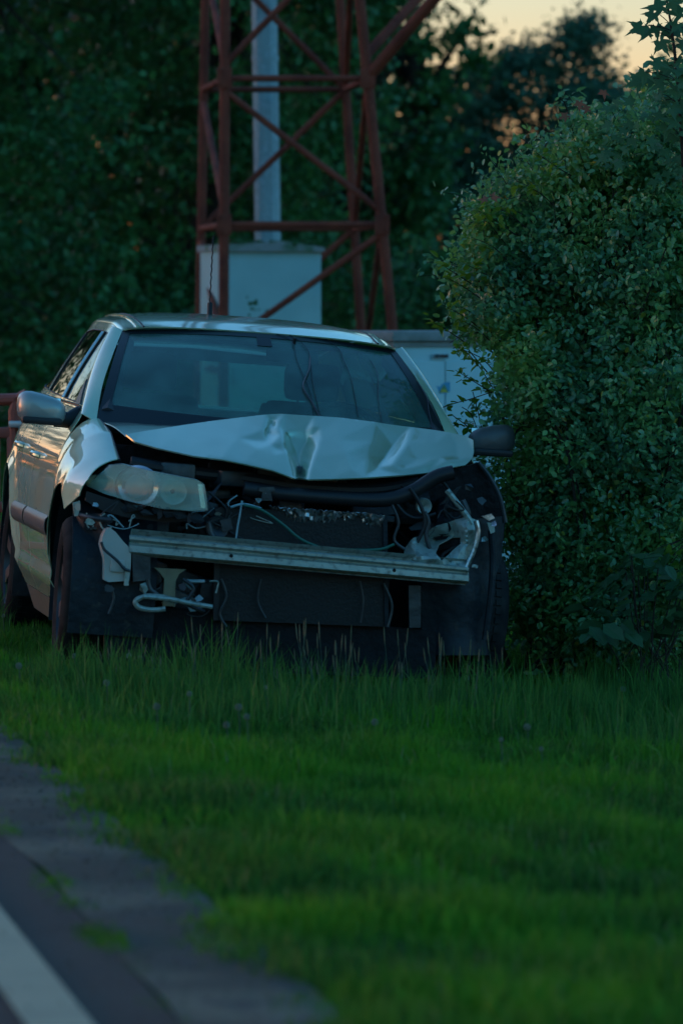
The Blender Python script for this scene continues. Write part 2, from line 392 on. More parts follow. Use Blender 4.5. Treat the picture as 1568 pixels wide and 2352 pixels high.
strip('edge_line', 1.0, 1.137, 3, -60, 900, 100, .009, M['line'], 'white painted line along the road edge')
strip('far_edge_line', -7.6, -7.46, 3, -60, 900, 100, .009, M['line'], 'white painted line along the far road edge')
for k in range(24):
    strip('centre_line', -3.32, -3.2, 2, -20 + k * 9, -17 + k * 9, 4, .009, M['line'], 'white dash of the road centre line')

# ------------------------------------------------------------------ leaves
def rand_frames(n, up=.55, rng=RNG):
    """leaf normals leaning upwards, leaf axes across them"""
    N = rng.normal(size=(n, 3)); N[:, 2] = np.abs(N[:, 2]) * (1 + up) + up; N /= np.linalg.norm(N, axis=1)[:, None]
    A = rng.normal(size=(n, 3)); A[:, 2] -= .35; A -= N * (A * N).sum(1)[:, None]; A /= np.linalg.norm(A, axis=1)[:, None]
    return N, A, np.cross(N, A)
T_SIMPLE = (np.array([(0, 0, 0), (.45, .30, .07), (1, 0, -.05), (.45, -.30, .07)]), np.array([(0, 3, 2), (0, 2, 1)]))
T_OVAL = (np.array([(0, 0, 0), (.28, .27, .06), (.68, .24, .05), (1, 0, -.06), (.68, -.24, .05), (.28, -.27, .06)]), np.array([(0, 3, 2, 1), (0, 5, 4, 3)]))
def leaves(name, C, size, tmpl, m, parent, up=.55, rng=RNG):
    n = len(C); N, A, Bv = rand_frames(n, up, rng)
    sz = size * rng.uniform(.6, 1.25, n) if np.isscalar(size) else size
    T, F = tmpl
    V = C[:, None, :] + sz[:, None, None] * (T[None, :, 0:1] * A[:, None] + T[None, :, 1:2] * Bv[:, None] + T[None, :, 2:3] * N[:, None])
    k = len(T); Fa = (F[None] + (np.arange(n) * k)[:, None, None]).reshape(-1, F.shape[1])
    return np_mesh(name, V.reshape(-1, 3), Fa, m, parent)
def limb(b, p0, p1, r0, r1, bend=.15, n=5):
    p0, p1 = Vector(p0), Vector(p1); L = (p1 - p0).length
    off = Vector((random.uniform(-1, 1), random.uniform(-1, 1), random.uniform(0, .6))) * L * bend
    pts = [p0.lerp(p1, i / n) + off * math.sin(math.pi * i / n) for i in range(n + 1)]
    b.tube(pts, [r0 + (r1 - r0) * i / n for i in range(n + 1)], 6)
def tree(name, label, loc, blobs, n_leaf, size, m, trunk_r=.16, clump=.3, per=130, group=None, fork=.35, cat='tree', hollow=.55):
    """blobs: (x, y, z, rx, ry, rz) relative to the foot; leaves gather in clumps at the twig ends"""
    root = tag(empty(name, loc), label, cat, group)
    rng = np.random.default_rng(abs(hash(label)) % 99991 if False else int(abs(loc[0] * 7919 + loc[1] * 131)) + 5)
    vol = np.array([(b[3] * b[4] * b[5]) ** .67 for b in blobs]); vol /= vol.sum()
    ncl = max(6, n_leaf // per); which = rng.choice(len(blobs), ncl, p=vol)
    D = rng.normal(size=(ncl, 3)); D /= np.linalg.norm(D, axis=1)[:, None]; rad = rng.uniform(hollow ** 2, 1, ncl) ** .5
    Bb = np.array(blobs)[which]; CC = Bb[:, :3] + D * rad[:, None] * Bb[:, 3:]
    CC[:, 2] = np.maximum(CC[:, 2], .15)
    b = B(); top = max(q[2] for q in blobs); cx = sum(q[0] for q in blobs) / len(blobs); cy = sum(q[1] for q in blobs) / len(blobs)
    ff = Vector((cx * .2, cy * .2, top * fork))
    b.tube(smooth_curve([(0, 0, -.1), (.04, .02, top * fork * .5), ff, (cx * .7, cy * .7, top * .8)], 4), [trunk_r * (1.15 - .85 * i / 12) for i in range(13)], 9)
    tw = b
    for q in blobs: limb(b, ff.lerp(Vector((cx * .7, cy * .7, top * .8)), random.uniform(0, .6)), q[:3], trunk_r * .45, trunk_r * .12)
    for i in rng.choice(ncl, min(ncl, 140), replace=False): limb(b, Vector(Bb[i, :3]), Vector(CC[i]), trunk_r * .10, .006, .12, 3)
    b.build('trunk', M['bark'], root)
    sub = rng.normal(size=(n_leaf, 3)) * np.array([clump, clump, clump * .7]) * rng.uniform(.5, 1.3, n_leaf)[:, None]
    C = CC[rng.integers(0, ncl, n_leaf)] + sub
    C[:, 2] = np.maximum(C[:, 2], .03)
    leaves('crown', C, size, T_SIMPLE, m, root, .1, rng)
    return root
def gl(x, y): return (x, y, ground_z(x, y))

tree('broadleaf_tree', 'tall dark broadleaf tree filling the left edge behind the car', gl(-4.2, 48), [(0, 0, 2.2, 2.2, 1.5, 2.2), (.9, -.3, 4.6, 2.2, 1.6, 1.9), (-1.5, .2, 5.6, 2.2, 2, 2.2), (0, .2, 8.2, 2.6, 2.2, 2.4)], 72000, .10, M['leaf_far'], .2, .27, 260, hollow=.35)
tree('broadleaf_tree', 'dark broadleaf tree directly behind the white cabinet and the pole', gl(-1.2, 50), [(-.3, 0, 2.0, 2.0, 1.4, 2.1), (.2, -.2, 4.6, 2.0, 1.5, 1.7), (-.4, .2, 7.5, 2.4, 2, 2.2)], 64000, .10, M['leaf_far'], .2, .27, 260, hollow=.35)
tree('broadleaf_tree', 'broadleaf tree behind the right legs of the tower, hanging sprays at its right', gl(.9, 53), [(-.95, 0, 2.8, 1.3, 1.2, 2.3), (-1.05, 0, 5.3, .95, 1.1, 1.2), (-1.2, .2, 7.4, 1.0, 1.2, 1.6), (.0, 0, 4.55, .16, .2, .16), (.38, 0, 4.62, .14, .15, .12), (.48, 0, 4.36, .09, .1, .14), (.0, 0, 4.1, .22, .25, .25)], 25000, .12, M['leaf_far'], .17, .15, hollow=.2)
tree('poplar_tree', 'pale green tree under the open evening sky, right of the tower', (1.98, 55, gl(1.95, 55)[2] - .14), [(-.1, 0, 2.9, 1.1, .8, 1.2), (-.75, 0, 3.4, .65, .6, .9), (.35, 0, 3.95, .66, .5, .60), (.80, 0, 4.15, .36, .3, .30), (.56, 0, 4.80, .27, .25, .22), (.28, 0, 4.50, .28, .2, .28), (.92, 0, 3.7, .26, .3, .40), (-.25, 0, 4.38, .42, .35, .34), (-.62, 0, 4.15, .35, .3, .3), (.70, 0, 4.52, .24, .2, .2), (.5, 0, 2.5, .9, .7, .9), (-.2, 0, 1.4, 1.2, .8, 1.2), (.9, 0, 1.6, .8, .6, 1.0)], 84000, .075, M['leaf_mid'], .12, .13, 110, hollow=.0)
tree('young_tree', 'dark young tree low between the tower and the right bush', gl(.85, 45), [(0, 0, .9, .9, .7, .9), (.5, .3, 1.3, .7, .6, .8), (.2, 0, 1.9, .5, .5, .5)], 16000, .085, M['leaf_far'], .08, .2, 90, hollow=.2)
for i, (x, y, s, lb) in enumerate([(-8.6, 64, 1.25, 'large tree by the road beyond the left edge'), (-3.6, 60, 1.2, 'rear tree standing behind the leftmost dark tree'), (4.9, 64, .5, 'low tree behind the bush at the far right'), (9.5, 60, 1.0, 'tree beyond the right edge of the view'), (-1.0, 59, 1.1, 'rear tree behind the mast and the cabinet')]):
    tree('roadside_tree', lb, gl(x, y), [(0, 0, 2.3 * s, 2.9 * s, 1.6 * s, 2.3 * s), (.2, 0, 5.2 * s, 2.6 * s, 1.6 * s, 2 * s), (-.4, 0, 7.2 * s, 2.2 * s, 2 * s, 1.9 * s)] if i != 4 else [(0, 0, 2.0, 1.9, 1.2, 2.0), (-.1, 0, 4.4, 1.9, 1.2, 1.6), (-.8, 0, 7, 1.6, 1.4, 2)], [15000, 60000, 12000, 12000, 50000][i], .22 if i in (0, 2, 3) else .16, M['leaf_far'], .22, .5, 90, group='trees behind the car', hollow=.2)
src = tree('roadside_tree', 'first tree of the unseen row across the road', gl(*xy(-16, 38)), [(0, 0, 2.8, 3.4, 3, 2.8), (.8, 0, 6.2, 3.2, 3, 2.6), (-.6, 0, 8.6, 2.4, 2, 1.9)], 16000, .30, M['leaf_far'], .25, .55, 90, group='unseen trees across the road')  # unseen row, added to block low sun and darken door reflections
words = 'second third fourth fifth sixth seventh eighth ninth tenth'.split()
for k in range(9):
    o = copy_tree(src); q = xy(-15 - 2.5 * (k % 2) - .2 * k, 46 + 6.5 * k); o.location = gl(*q); o.rotation_euler = (0, 0, k * 1.7); o.scale = [1 + .12 * math.sin(k * 2.1)] * 3; o['label'] = words[k] + ' tree of the unseen row across the road'
for k, (x, y) in enumerate([(-38, 205), (-31, 200), (-45, 214), (-25, 190), (-19, 185)]):
    o = copy_tree(src); o.location = gl(x, y); o.rotation_euler = (0, 0, k * 2.3); o.scale = [.72 + .16 * math.sin(k * 3)] * 3; o['label'] = ['tree at the far bend of the road', 'tree right of the far bend', 'tree left of the far bend', 'far tree nearer the verge', 'far tree close behind the verge'][k]; o['group'] = 'trees at the far bend'

for k, t in enumerate((-25, -16)):
    o = copy_tree(src); o.location = gl(*xy(-14.5 - k % 2, t)); o.rotation_euler = (0, 0, k * 2.1); o['label'] = ['unseen tree across the road far behind the camera', 'unseen tree across the road behind the camera'][k]  # out of view, added to darken reflections from the left

rng = np.random.default_rng(77); n = 26000; a_ = rng.uniform(R(-62), R(62), n); d_ = rng.uniform(235, 262, n); hz = 6.5 + 2.2 * np.sin(a_ * 23) + 1.2 * np.sin(a_ * 61 + 1)
C_ = np.stack([np.sin(a_) * d_, np.cos(a_) * d_, -.5 + hz * rng.uniform(0, 1, n) ** .8], 1)
tag(leaves('far_wood', C_, 1.5, T_SIMPLE, M['leaf_far'], None, .3, rng), 'low dark line of distant woodland on the horizon', kind='stuff')

# ------------------------------------------------------------------ lattice tower, mast
def bar(name, a, b, r, m, parent, n=10, flat=1):
    return B().tube([a, b], r, n, flat=flat).build(name, m, parent)
tw0 = at(700, 725, 37.0); tower = tag(empty('lattice_tower', gl(tw0.x, 37.8)), 'rusty red lattice tower of round bars standing behind the car', 'tower')
TO = Vector(tower.location)
def tp(px, py, Y): return at(px, py, Y) - TO
def extend(a, b, z):                           # run the line a-b to the height z (tower's own)
    t = (z - a.z) / (b.z - a.z); return a + (b - a) * t
YF, YB = 37.0, 38.9
legs = {'fl': [tp(517, 0, YF), tp(514, 725, YF)], 'fr': [tp(843, 169, YF), tp(901, 757, YF)], 'bl': [tp(472, 0, YB), tp(462, 564, YB)], 'br': [tp(787, 100, YB), tp(829, 757, YB)]}
frt = tp(825, 0, YF)
def legpt(k, z):
    a, b = legs[k]; return extend(a, b, z)
for k in legs:
    r = .038 if k[0] == 'f' else .035
    B().tube([legpt(k, -.1), legpt(k, 7.6)], r, 14).build('leg', M['rust'], tower)
    B().lathe([(0, .001), (0, .13), (.03, .13), (.03, r)], 'z', legpt(k, 0), 16).build('foot_plate', M['rust'], tower)
Z1 = tp(680, 180, YF).z; Z2 = tp(680, 516, YF).z; dz = Z1 - Z2; ZL = [Z2 - 2 * dz + .35, Z2 - dz, Z2, Z1, Z1 + dz, Z1 + 2 * dz]
for z in ZL[1:]:
    for a, b, r in (('fl', 'fr', .024), ('bl', 'br', .023), ('fl', 'bl', .026), ('fr', 'br', .026)):
        if z < Z2 - .1 and a[0] == 'f' and b[0] == 'f': continue
        bar('horizontal_brace', legpt(a, z), legpt(b, z), r, M['rust'], tower)
for i in range(1, 5):
    lo, hi = ZL[i], ZL[i + 1]
    fz = (lo, hi) if i != 2 else (hi, lo)      # the front diagonals zigzag
    if i == 1: a, b = legpt('fl', lo + .18), legpt('fr', hi - .06)
    elif i == 2: a, b = legpt('fl', hi - .09), legpt('fr', lo + .1)
    else: a, b = (legpt('fl', lo + .1), legpt('fr', hi)) if i % 2 else (legpt('fl', hi), legpt('fr', lo))
    bar('diagonal_brace', a, b, .024, M['rust'], tower)
    bar('diagonal_brace', legpt('bl', lo if i != 3 else hi), legpt('br', hi if i != 3 else lo), .024, M['rust'], tower)
    bar('diagonal_brace', legpt('bl', hi - .1), legpt('fl', lo + .1), .026, M['rust'], tower)
    bar('diagonal_brace', legpt('br', lo), legpt('fr', hi), .024, M['rust'], tower)
bar('outrigger_arm', tp(846, 176, YF), tp(1075, -95, YF - .5), .045, M['rust'], tower)
bar('outrigger_arm', tp(843, 125, YF + .1), tp(1010, -60, YF + .6), .036, M['rust'], tower)
for k, z in (('fl', Z1), ('fr', Z1), ('fl', Z2), ('fr', Z2)):
    B().box(legpt(k, z) + Vector((0, -.045, 0)), (.11, .012, .15), bev=.004).build('gusset_plate', M['rust'], tower)
    for q in (-.045, .045): B().lathe([(0, 0), (0, .012), (.014, .012), (.014, 0)], 'z', legpt(k, z) + Vector((.03 if k == 'fr' else -.03, -.06, q)), 6).build('bolt', M['rust'], tower)

pb = at(615, 545, 39.6); pt_ = at(607, 0, 39.6); gp = gl(pb.x, 39.6)
mast = tag(empty('steel_mast', gp), 'thick grey-blue galvanised mast rising behind the white cabinet inside the tower', 'mast')
mo = Vector(gp); a, b = pb - mo, pt_ - mo
p0_, p1_ = extend(a, b, 0), extend(a, b, 9)
B().tube([p0_, p1_], [.103, .094], 28).build('pole', M['galv'], mast)
for q in (-.55, .35): B().tube([p0_ + Vector((math.sin(q) * .104, -math.cos(q) * .104, 0)), p1_ + Vector((math.sin(q) * .097, -math.cos(q) * .097, 0))], .007, 6).build('cable', M['galv'], mast)
for z in (1.0, 2.3, 3.6, 4.9): 
    c_ = p0_.lerp(p1_, z / 9); B().lathe([(z, .10), (z, .106), (z + .04, .106), (z + .04, .10)], 'z', (c_.x, c_.y, 0), 28).build('clamp_band', M['galv'], mast)

# ------------------------------------------------------------------ cabinets
c0 = at(527, 560, 37.75); c1 = at(738, 572, 37.95)
cab = tag(empty('equipment_cabinet', gl(at(598, 700, 38.1).x, 38.1), R(17)), 'white weathered cabinet with mossy gabled lid, inside the tower legs', 'cabinet')
ztop = c1.z - cab.location.z; w = .76; d = .64
B().box((0, 0, ztop / 2), (w, d, ztop), bev=.012).build('body', M['cabinet'], cab)
# the lid with a shallow gable
zt = ztop
prof = [(-w / 2 - .012, zt - .02), (w / 2 + .012, zt - .02), (w / 2 + .012, zt + .012), (w * .1, zt + .055), (-w / 2 - .012, zt + .03)]
B().prism([(x, -d / 2 - .04, z) for x, z in prof], (0, d + .08, 0)).build('lid', M['lid'], cab)
mb = B()
for i in range(60): mb.ico((random.uniform(-w / 2, w / 2), -d / 2 - .03 + random.uniform(-.012, .3), zt + .035 + random.uniform(0, .02)), (random.uniform(.012, .035), .02, random.uniform(.006, .018)), 1)
tag(mb.build('moss', M['moss'], cab), kind='stuff')
B().box((0, -d / 2 - .006, ztop * .52), (w - .08, .012, ztop * .88), bev=.003).build('door', M['cabinet'], cab)
B().box((-.30, -d / 2 - .018, ztop * .55), (.014, .012, .12), bev=.003).build('handle', M['galv'], cab)
B().box((-w / 2 - .005, -.05, ztop * .74), (.008, .10, .14)).build('label_plate', M['label'], cab)
B().box((-w / 2 - .005, -.05, ztop * .60), (.008, .09, .09)).build('label_plate', M['label'], cab)
mb = B()
for cx_, cz_, n_ in ((-.15, .80, 14), (.17, .66, 22), (.06, .42, 12)):
    for i in range(n_): mb.ico((cx_ + random.gauss(0, .035), -d / 2 - .013, ztop * cz_ + random.gauss(0, .04)), (random.uniform(.006, .018), .004, random.uniform(.006, .018)), 1)
tag(mb.build('algae', M['moss'], cab), kind='stuff')

k0 = at(846, 760, 30); k1 = at(1190, 760, 30.6)
kw = (k1 - k0).length; krz = math.atan2(k1.y - k0.y, k1.x - k0.x); kc = (k0 + k1) / 2
kio = tag(empty('low_cabinet', (kc.x, kc.y + .25, ground_z(kc.x, kc.y)), krz), 'low wide white cabinet with grey lid and small blue sticker, between car and bush', 'cabinet')
kz = kc.z - kio.location.z; kd = .5
B().box((0, 0, (kz - .09) / 2 + .06), (kw - .04, kd, kz - .21), bev=.008).build('body', M['cabinet_b'], kio)
B().box((0, 0, kz - .03), (kw + .04, kd + .08, .062), bev=.012).build('lid', M['lid_b'], kio)
B().box((0, 0, kz - .078), (kw, kd + .03, .03)).build('lid_rail', M['lid_b'], kio)
B().box((0, 0, .04), (kw, kd + .04, .14), bev=.01).build('plinth', M['lid_b'], kio)
pw = (kw - .06) / 3.0
for i in range(3):
    x0 = -kw / 2 + .03 + pw * (i + .5)
    dr = B().box((x0, -kd / 2 - .008, kz * .5 - .02), (pw - .008, .014, kz - .32), bev=.003).build('door', M['cabinet_b'], kio)
def kp(px, py):                                 # a point of the cabinet's front face
    r = ray(px, py); mi = kio.matrix_basis.inverted(); c = mi @ _c; rr = mi.to_3x3() @ r; t = (-kd / 2 - .016 - c.y) / rr.y; return c + rr * t
kio.matrix_basis  # set
q = kp(1011, 818); vent = B().box(q, (.115, .006, .028)).build('vent', M['galv'], kio)
for i in range(6): B().box(q + Vector((-.047 + i * .006, -.004, 0)), (.0022, .004, .02)).build('slat', M['plastic'], vent)
B().box(q + Vector((.02, -.004, 0)), (.065, .004, .017)).build('slot', M['plastic'], vent)
def flat(name, pts, m, par, dy=0): return B().prism([kp(*p) + Vector((0, dy, 0)) for p in pts], (0, .0015, 0)).build(name, m, par)
stk = flat('sticker', [(1002, 886), (1009, 889), (1014, 883), (1022, 878), (1033, 877), (1033, 899), (1026, 901), (1024, 908), (1018, 903), (1008, 905), (1006, 896)], M['blue'], kio)
flat('mark', [(1007, 902), (1019, 882), (1030, 901)], M['stickgreen'], stk, -.002); flat('mark', [(1011, 901), (1014, 893), (1017, 897), (1020, 893), (1026, 901)], M['yellow'], stk, -.004)
for z in (.30, .34): B().box((.05, -kd / 2 - .025, kz * z + .28), (kw * .9, .018, .010)).build('rail', M['galv'], kio)

# ------------------------------------------------------------------ red barrier at the left edge
ba = at(48, 905, 26.3)
bar_ = tag(empty('plastic_barrier', gl(ba.x, 26.3), R(-12)), 'red plastic road barrier panel behind the car, cut by the left edge', 'barrier')
bh = ba.z - bar_.location.z
def bx(name, x0, x1, z0, z1, th=.045, m='red', y=0): return B().box(((x0 + x1) / 2, y, (z0 + z1) / 2), (x1 - x0, th, z1 - z0), bev=.012).build(name, M[m], bar_)
fr_ = smooth_curve([(-1.9, 0, .12), (-1.9, 0, bh - .09), (-1.83, 0, bh - .03), (-.09, 0, bh - .03), (-.035, 0, bh - .09), (-.035, 0, .12)], 5)
B().tube(fr_, .032, 10).build('frame', M['red'], bar_)
for z in (bh - .20, bh * .45, .2): bx('rail', -1.88, -.02, z - .028, z + .028)
for i in range(11): bx('slat', -1.75 + i * .16, -1.71 + i * .16, .2, bh - .2, .03)
bx('end_post', -.07, .03, .05, bh - .22, .05)
B().lathe([(0, .0), (0, .032), (.05, .032), (.05, 0)], 'y', (.03, -.05, bh - .16), 12).build('clamp', M['zinc'], bar_)
B().box((.0, -.04, bh - .155), (.10, .03, .035), bev=.008).build('clamp', M['zinc'], bar_)
for x in (-1.6, -.35): B().box((x, 0, .04), (.16, .5, .08), bev=.02).build('foot', M['plastic'], bar_)

# ------------------------------------------------------------------ the wrecked car
car = tag(empty('wrecked_car'), 'silver beige hatchback on the grass with crumpled bonnet and no front bumper', 'car')
car.matrix_world = CM
W_ = pch([-3.7, -3.4, -3.1, -2.65, -2.0, -.4, .1, .3, .45, .6, .75], [.66, .80, .88, .915, .915, .915, .918, .905, .86, .76, .62])
Pz = pch([.12, .22, .30, .35, .372, .45, .6, .75, .85, .95, 1.06], [-.12, -.08, -.045, -.020, -.030, -.016, 0, -.004, -.015, -.05, -.112])
yR = pch([-3.5, -3.3, -3.0, -2.4, -1.5, -1.1, -.4], [.50, .53, .56, .60, .61, .60, .60])
zR = pch([-3.5, -3.3, -2.8, -2.2, -1.5, -1.1, -.4], [1.28, 1.33, 1.40, 1.445, 1.44, 1.405, 1.40])
zC = pch([-3.5, -3.1, -2.5, -1.9, -1.3, -1.03], [1.36, 1.44, 1.50, 1.514, 1.485, 1.445])
def SG(x, z):
    if z <= 1.06:
        y = W_(x) + Pz(z)
        for cx in (0, -2.66):
            d = math.hypot(x - cx, z - .33)
            if z > .3: y += .020 * math.exp(-((d - .43) / .05) ** 2) * min(1, (z - .3) / .15) * (1 if z < .85 else max(0, 1 - (z - .85) / .15))
        return y
    t = (z - 1.06) / max(.05, zR(x) - 1.06); yb = W_(x) + Pz(1.06)
    return yb + (yR(x) - yb) * max(0, min(1.1, t)) ** 1.2
PAINT = M['paint']
for sg in (-1, 1):                              # the car's right side faces the camera's left
    side = lambda x, z, o=0: (x, sg * (SG(x, z) + o), z)
    fl = sg > 0
    def arch(cx, r, a0, a1, n=18): return [(cx + r * math.cos(R(a0 + (a1 - a0) * i / n)), .33 + r * math.sin(R(a0 + (a1 - a0) * i / n))) for i in range(n + 1)]
    # doors
    fd = sheet('front_door', [(-.45, .245), (-.45, 1.02), (-.50, 1.058), (-1.527, 1.072), (-1.527, .245)], lambda x, z: side(x, z), PAINT, car, .035, flip=fl)
    rd = sheet('rear_door', [(-1.535, .245), (-1.535, 1.072), (-2.43, 1.092)] + arch(-2.66, .44, 58, 8, 12) + [(-2.19, .245)], lambda x, z: side(x, z), PAINT, car, .035, flip=fl)
    sheet('quarter_panel', [(-2.438, 1.092)] + arch(-2.66, .44, 59.5, 172, 26) + [(-3.12, .28), (-3.5, .32), (-3.52, 1.10)], lambda x, z: side(x, z), PAINT, car, .035, flip=fl)
    sheet('sill', [(-.36, .13), (-.385, .238), (-2.2, .238), (-2.22, .13)], lambda x, z: side(x, z, -.004), M['paint_dusty'], car, .04, flip=fl)
    # window surround with three openings
    zt = lambda x: zR(x)
    top = [(x, zt(x) - .001) for x in np.linspace(-3.42, -1.16, 24)]
    outl = [(-.60, 1.062), (-3.50, 1.103)] + top
    h1 = [(-.86, 1.088), (-1.285, 1.362), (-1.36, 1.392), (-1.50, 1.402), (-1.50, 1.098)]
    h2 = [(-1.58, 1.10), (-1.58, 1.405), (-2.10, 1.408), (-2.34, 1.395), (-2.34, 1.115)]
    h3 = [(-2.44, 1.12), (-2.44, 1.385), (-2.78, 1.355), (-3.05, 1.25), (-3.16, 1.14)]
    sheet('window_surround', outl, lambda x, z: side(x, z, .001), PAINT, car, .035, holes=(h1, h2, h3), thick=.012, flip=fl)
    for nm, h in (('front_side_window', h1), ('rear_side_window', h2), ('quarter_window', h3)):
        c = sum((Vector(p) for p in h), Vector((0, 0))) / len(h)
        g = [tuple(c + (Vector(p) - c) * 1.04) for p in h]
        gw = sheet(nm, g, lambda x, z: side(x, z, -.004), M['side_glass'], car, .05, thick=.004, flip=fl)
        B().tube([side(p.x, p.y, -.001) for p in densify(h, .05)], .004, 6, closed=True).build('window_seal', M['plastic'], gw)
    B().tube([side(x, 1.079 + .018 * (-.6 - x) / 2.6, .006) for x in np.linspace(-.66, -3.2, 24)], .006, 6).build('belt_strip', M['chrome'], car)
    for x0 in (-1.515, -1.565): B().tube([side(x0, z, .005) for z in np.linspace(1.10, 1.40, 8)], .005, 6).build('window_pillar_trim', M['chrome'], car)
    sheet('pillar_cover', [(-1.512, 1.10), (-1.568, 1.10), (-1.568, 1.40), (-1.512, 1.40)], lambda x, z: side(x, z, .003), M['plastic'], car, .05, flip=fl)
    sheet('mirror_sail', [(-.62, 1.07), (-.86, 1.075), (-1.02, 1.19)], lambda x, z: side(x, z, .010), M['plastic'], car, .04, thick=.008, flip=fl)
    # rubbing strips, handles
    for d_, x0, x1 in ((fd, -.47, -1.50), (rd, -1.56, -2.18)):
        grid('rub_strip', lambda u, v: (lambda x, z: (x, sg * (SG(x, z) + .004 + .016 * math.sin(math.pi * min(1, max(0, v * 1.0))) ** .4), z))(x0 + (x1 - x0) * u, .525 + .085 * v), 16, 6, M['plastic_grey'], d_, .003, flip=fl)
    for d_, x0, z0 in ((fd, -1.38, .845), (rd, -2.27, .865)):
        yy = SG(x0, z0)
        hb = B(); hb.tube(smooth_curve([(x0 + .085, sg * (yy - .005), z0 - .006), (x0 + .06, sg * (yy + .016), z0), (x0, sg * (yy + .024), z0 + .004), (x0 - .06, sg * (yy + .016), z0), (x0 - .085, sg * (yy - .005), z0 - .004)], 4), .0145, 10)
        hb.build('handle', M['hood_paint'], d_)
        cup = B(); cup.ico((x0, sg * (yy - .004), z0 - .012), (.055, .006, .026), 2); cup.build('handle_cup', M['plastic'], d_)
    # A-pillar: between windscreen and side window
    ia = smooth_curve([(-.43, .752, 1.02), (-.66, .715, 1.17), (-.90, .655, 1.305), (-1.125, .597, 1.412)], 6)
    oa = smooth_curve([(-.52, .812, 1.045), (-.88, .752, 1.19), (-1.08, .700, 1.305), (-1.26, .632, 1.418)], 6)
    def ap(u, v):
        f = v * (len(ia) - 1); i = min(int(f), len(ia) - 2); t = f - i
        a, b = ia[i].lerp(ia[i + 1], t), oa[i].lerp(oa[i + 1], t)
        p = a.lerp(b, u) + Vector((.5, .6, .35)).normalized() * .030 * math.sin(math.pi * u)
        return (p.x, sg * p.y, p.z)
    grid('windscreen_pillar', ap, 8, 20, PAINT, car, .004, flip=not fl)
    # wheel arches
    for cx in (0, -2.66):
        if cx == 0 and sg > 0: continue
        V, F = [], []
        for j in range(13):
            a = R(-20 + 220 * j / 12)
            for y_ in (.90 if cx else .895, .70, .55): V.append((cx + .445 * math.cos(a), sg * y_, .33 + .445 * math.sin(a)))
        for j in range(12):
            for k in range(2): F.append([j * 3 + k, j * 3 + k + 1, j * 3 + k + 4, j * 3 + k + 3])
        shell('wheel_arch_liner', [Vector(v) for v in V], F, M['liner'], car, .004, smooth=60)
# front wing, only the car's right one is left
def wing(x, w):
    if w <= .72: return (x, -SG(x, w), w)
    t = (w - .72) / .38; zt = np.interp(x, [-.45, -.1, .30, .45], [1.035, .985, .880, .84]); yi = np.interp(x, [-.45, -.1, .30, .45], [.742, .725, .722, .73])
    s0 = SG(x, .72); p = [(s0, .72), (s0 + .006, .72 + .62 * (zt - .72)), (yi + .075, zt + .012), (yi, zt)]
    b = [(1 - t) ** 3, 3 * t * (1 - t) ** 2, 3 * t * t * (1 - t), t ** 3]
    return (x, -sum(q * r[0] for q, r in zip(b, p)), sum(q * r[1] for q, r in zip(b, p)))
sheet('front_wing', [(-.443, .20), (-.443, 1.10), (.275, 1.10), (.33, 1.0), (.40, .86), (.385, .735)] + [(.43 * math.cos(R(a)), .33 + .43 * math.sin(R(a))) for a in np.linspace(52, 178, 26)] + [(-.42, .20)], wing, PAINT, car, .026, smooth=50)
B().tube([Vector(wing(x, 1.10)) + Vector((0, .004, -.004)) for x in np.linspace(-.44, .275, 20)], .005, 6).build('wing_flange', M['plastic'], car)
# roof
def roof(u, v):
    y = (u * 2 - 1); x0 = -1.035 - .085 * y * y; x = x0 + (-3.42 - x0) * v; yr = yR(x); s = math.sin(y * math.pi / 2)
    return (x, yr * s, zR(x) + (zC(min(-1.03, x)) - zR(x)) * (max(0, 1 - abs(s) ** 2.6)) ** .5)
grid('roof', roof, 48, 50, M['hood_paint'], car, .006, smooth=60)
for sg in (-1, 1):
    B().tube([Vector(roof(.5 + sg * .325, v)) + Vector((0, 0, .001)) for v in np.linspace(.0, 1, 40)], .0045, 6).build('roof_drip_moulding', M['plastic'], car)
    B().tube([Vector(roof(.5 + sg * .355, v)) + Vector((0, 0, .002)) for v in np.linspace(.0, 1, 40)], .007, 6).build('roof_ditch_trim', PAINT, car)
an = P(482, 722, -1.75); B().tube([an + Vector((0, 0, -.02)), an + Vector((-.02, 0, .05))], .012, 10).build('aerial_base', M['plastic'], car)
B().tube([an + Vector((-.03 - .002 * i, .0022 * math.sin(i * 2.1), .04 + i * .0125)) for i in range(26)], .0032, 6).build('aerial', M['plastic'], car)
# windscreen
def scr(u, v, o=0):
    y = (u * 2 - 1); q = y * y
    b = Vector((-.27 - .165 * q, .752 * y, .985 + .035 * q)); t = Vector((-1.035 - .085 * q, .597 * y, 1.438 - .030 * q))
    return b.lerp(t, v) + Vector((.42, 0, .88)) * (.028 * math.sin(math.pi * v) + o)
wsg = grid('windscreen', scr, 40, 24, M['glass'], car, .004, smooth=60)
def band(nm, us, vs, nu=30, nv=3, m='frit'): return grid(nm, lambda u, v: scr(us[0] + (us[1] - us[0]) * u, vs[0] + (vs[1] - vs[0]) * v, .003), nu, nv, M[m], wsg, .002, smooth=60)
band('black_edge', (0, 1), (.955, 1)); band('black_edge', (0, 1), (0, .16)); band('black_edge', (0, .028), (.161, .954), 3, 24); band('black_edge', (.972, 1), (.161, .954), 3, 24)
band('mirror_base_patch', (.475, .525), (.86, .954), 4, 4)
def scr_px(px, py):                             # where a measured point lies on the glass
    best = None
    for i in range(61):
        for j in range(31):
            q = CM @ scr(i / 60, j / 30); d = q - _c; z = d.dot(_f); e = abs(CXP + FOC * d.x / z - px) + abs(CYP - FOC * d.dot(_u) / z - py)
            if best is None or e < best[0]: best = (e, i / 60, j / 30)
    return best[1:]
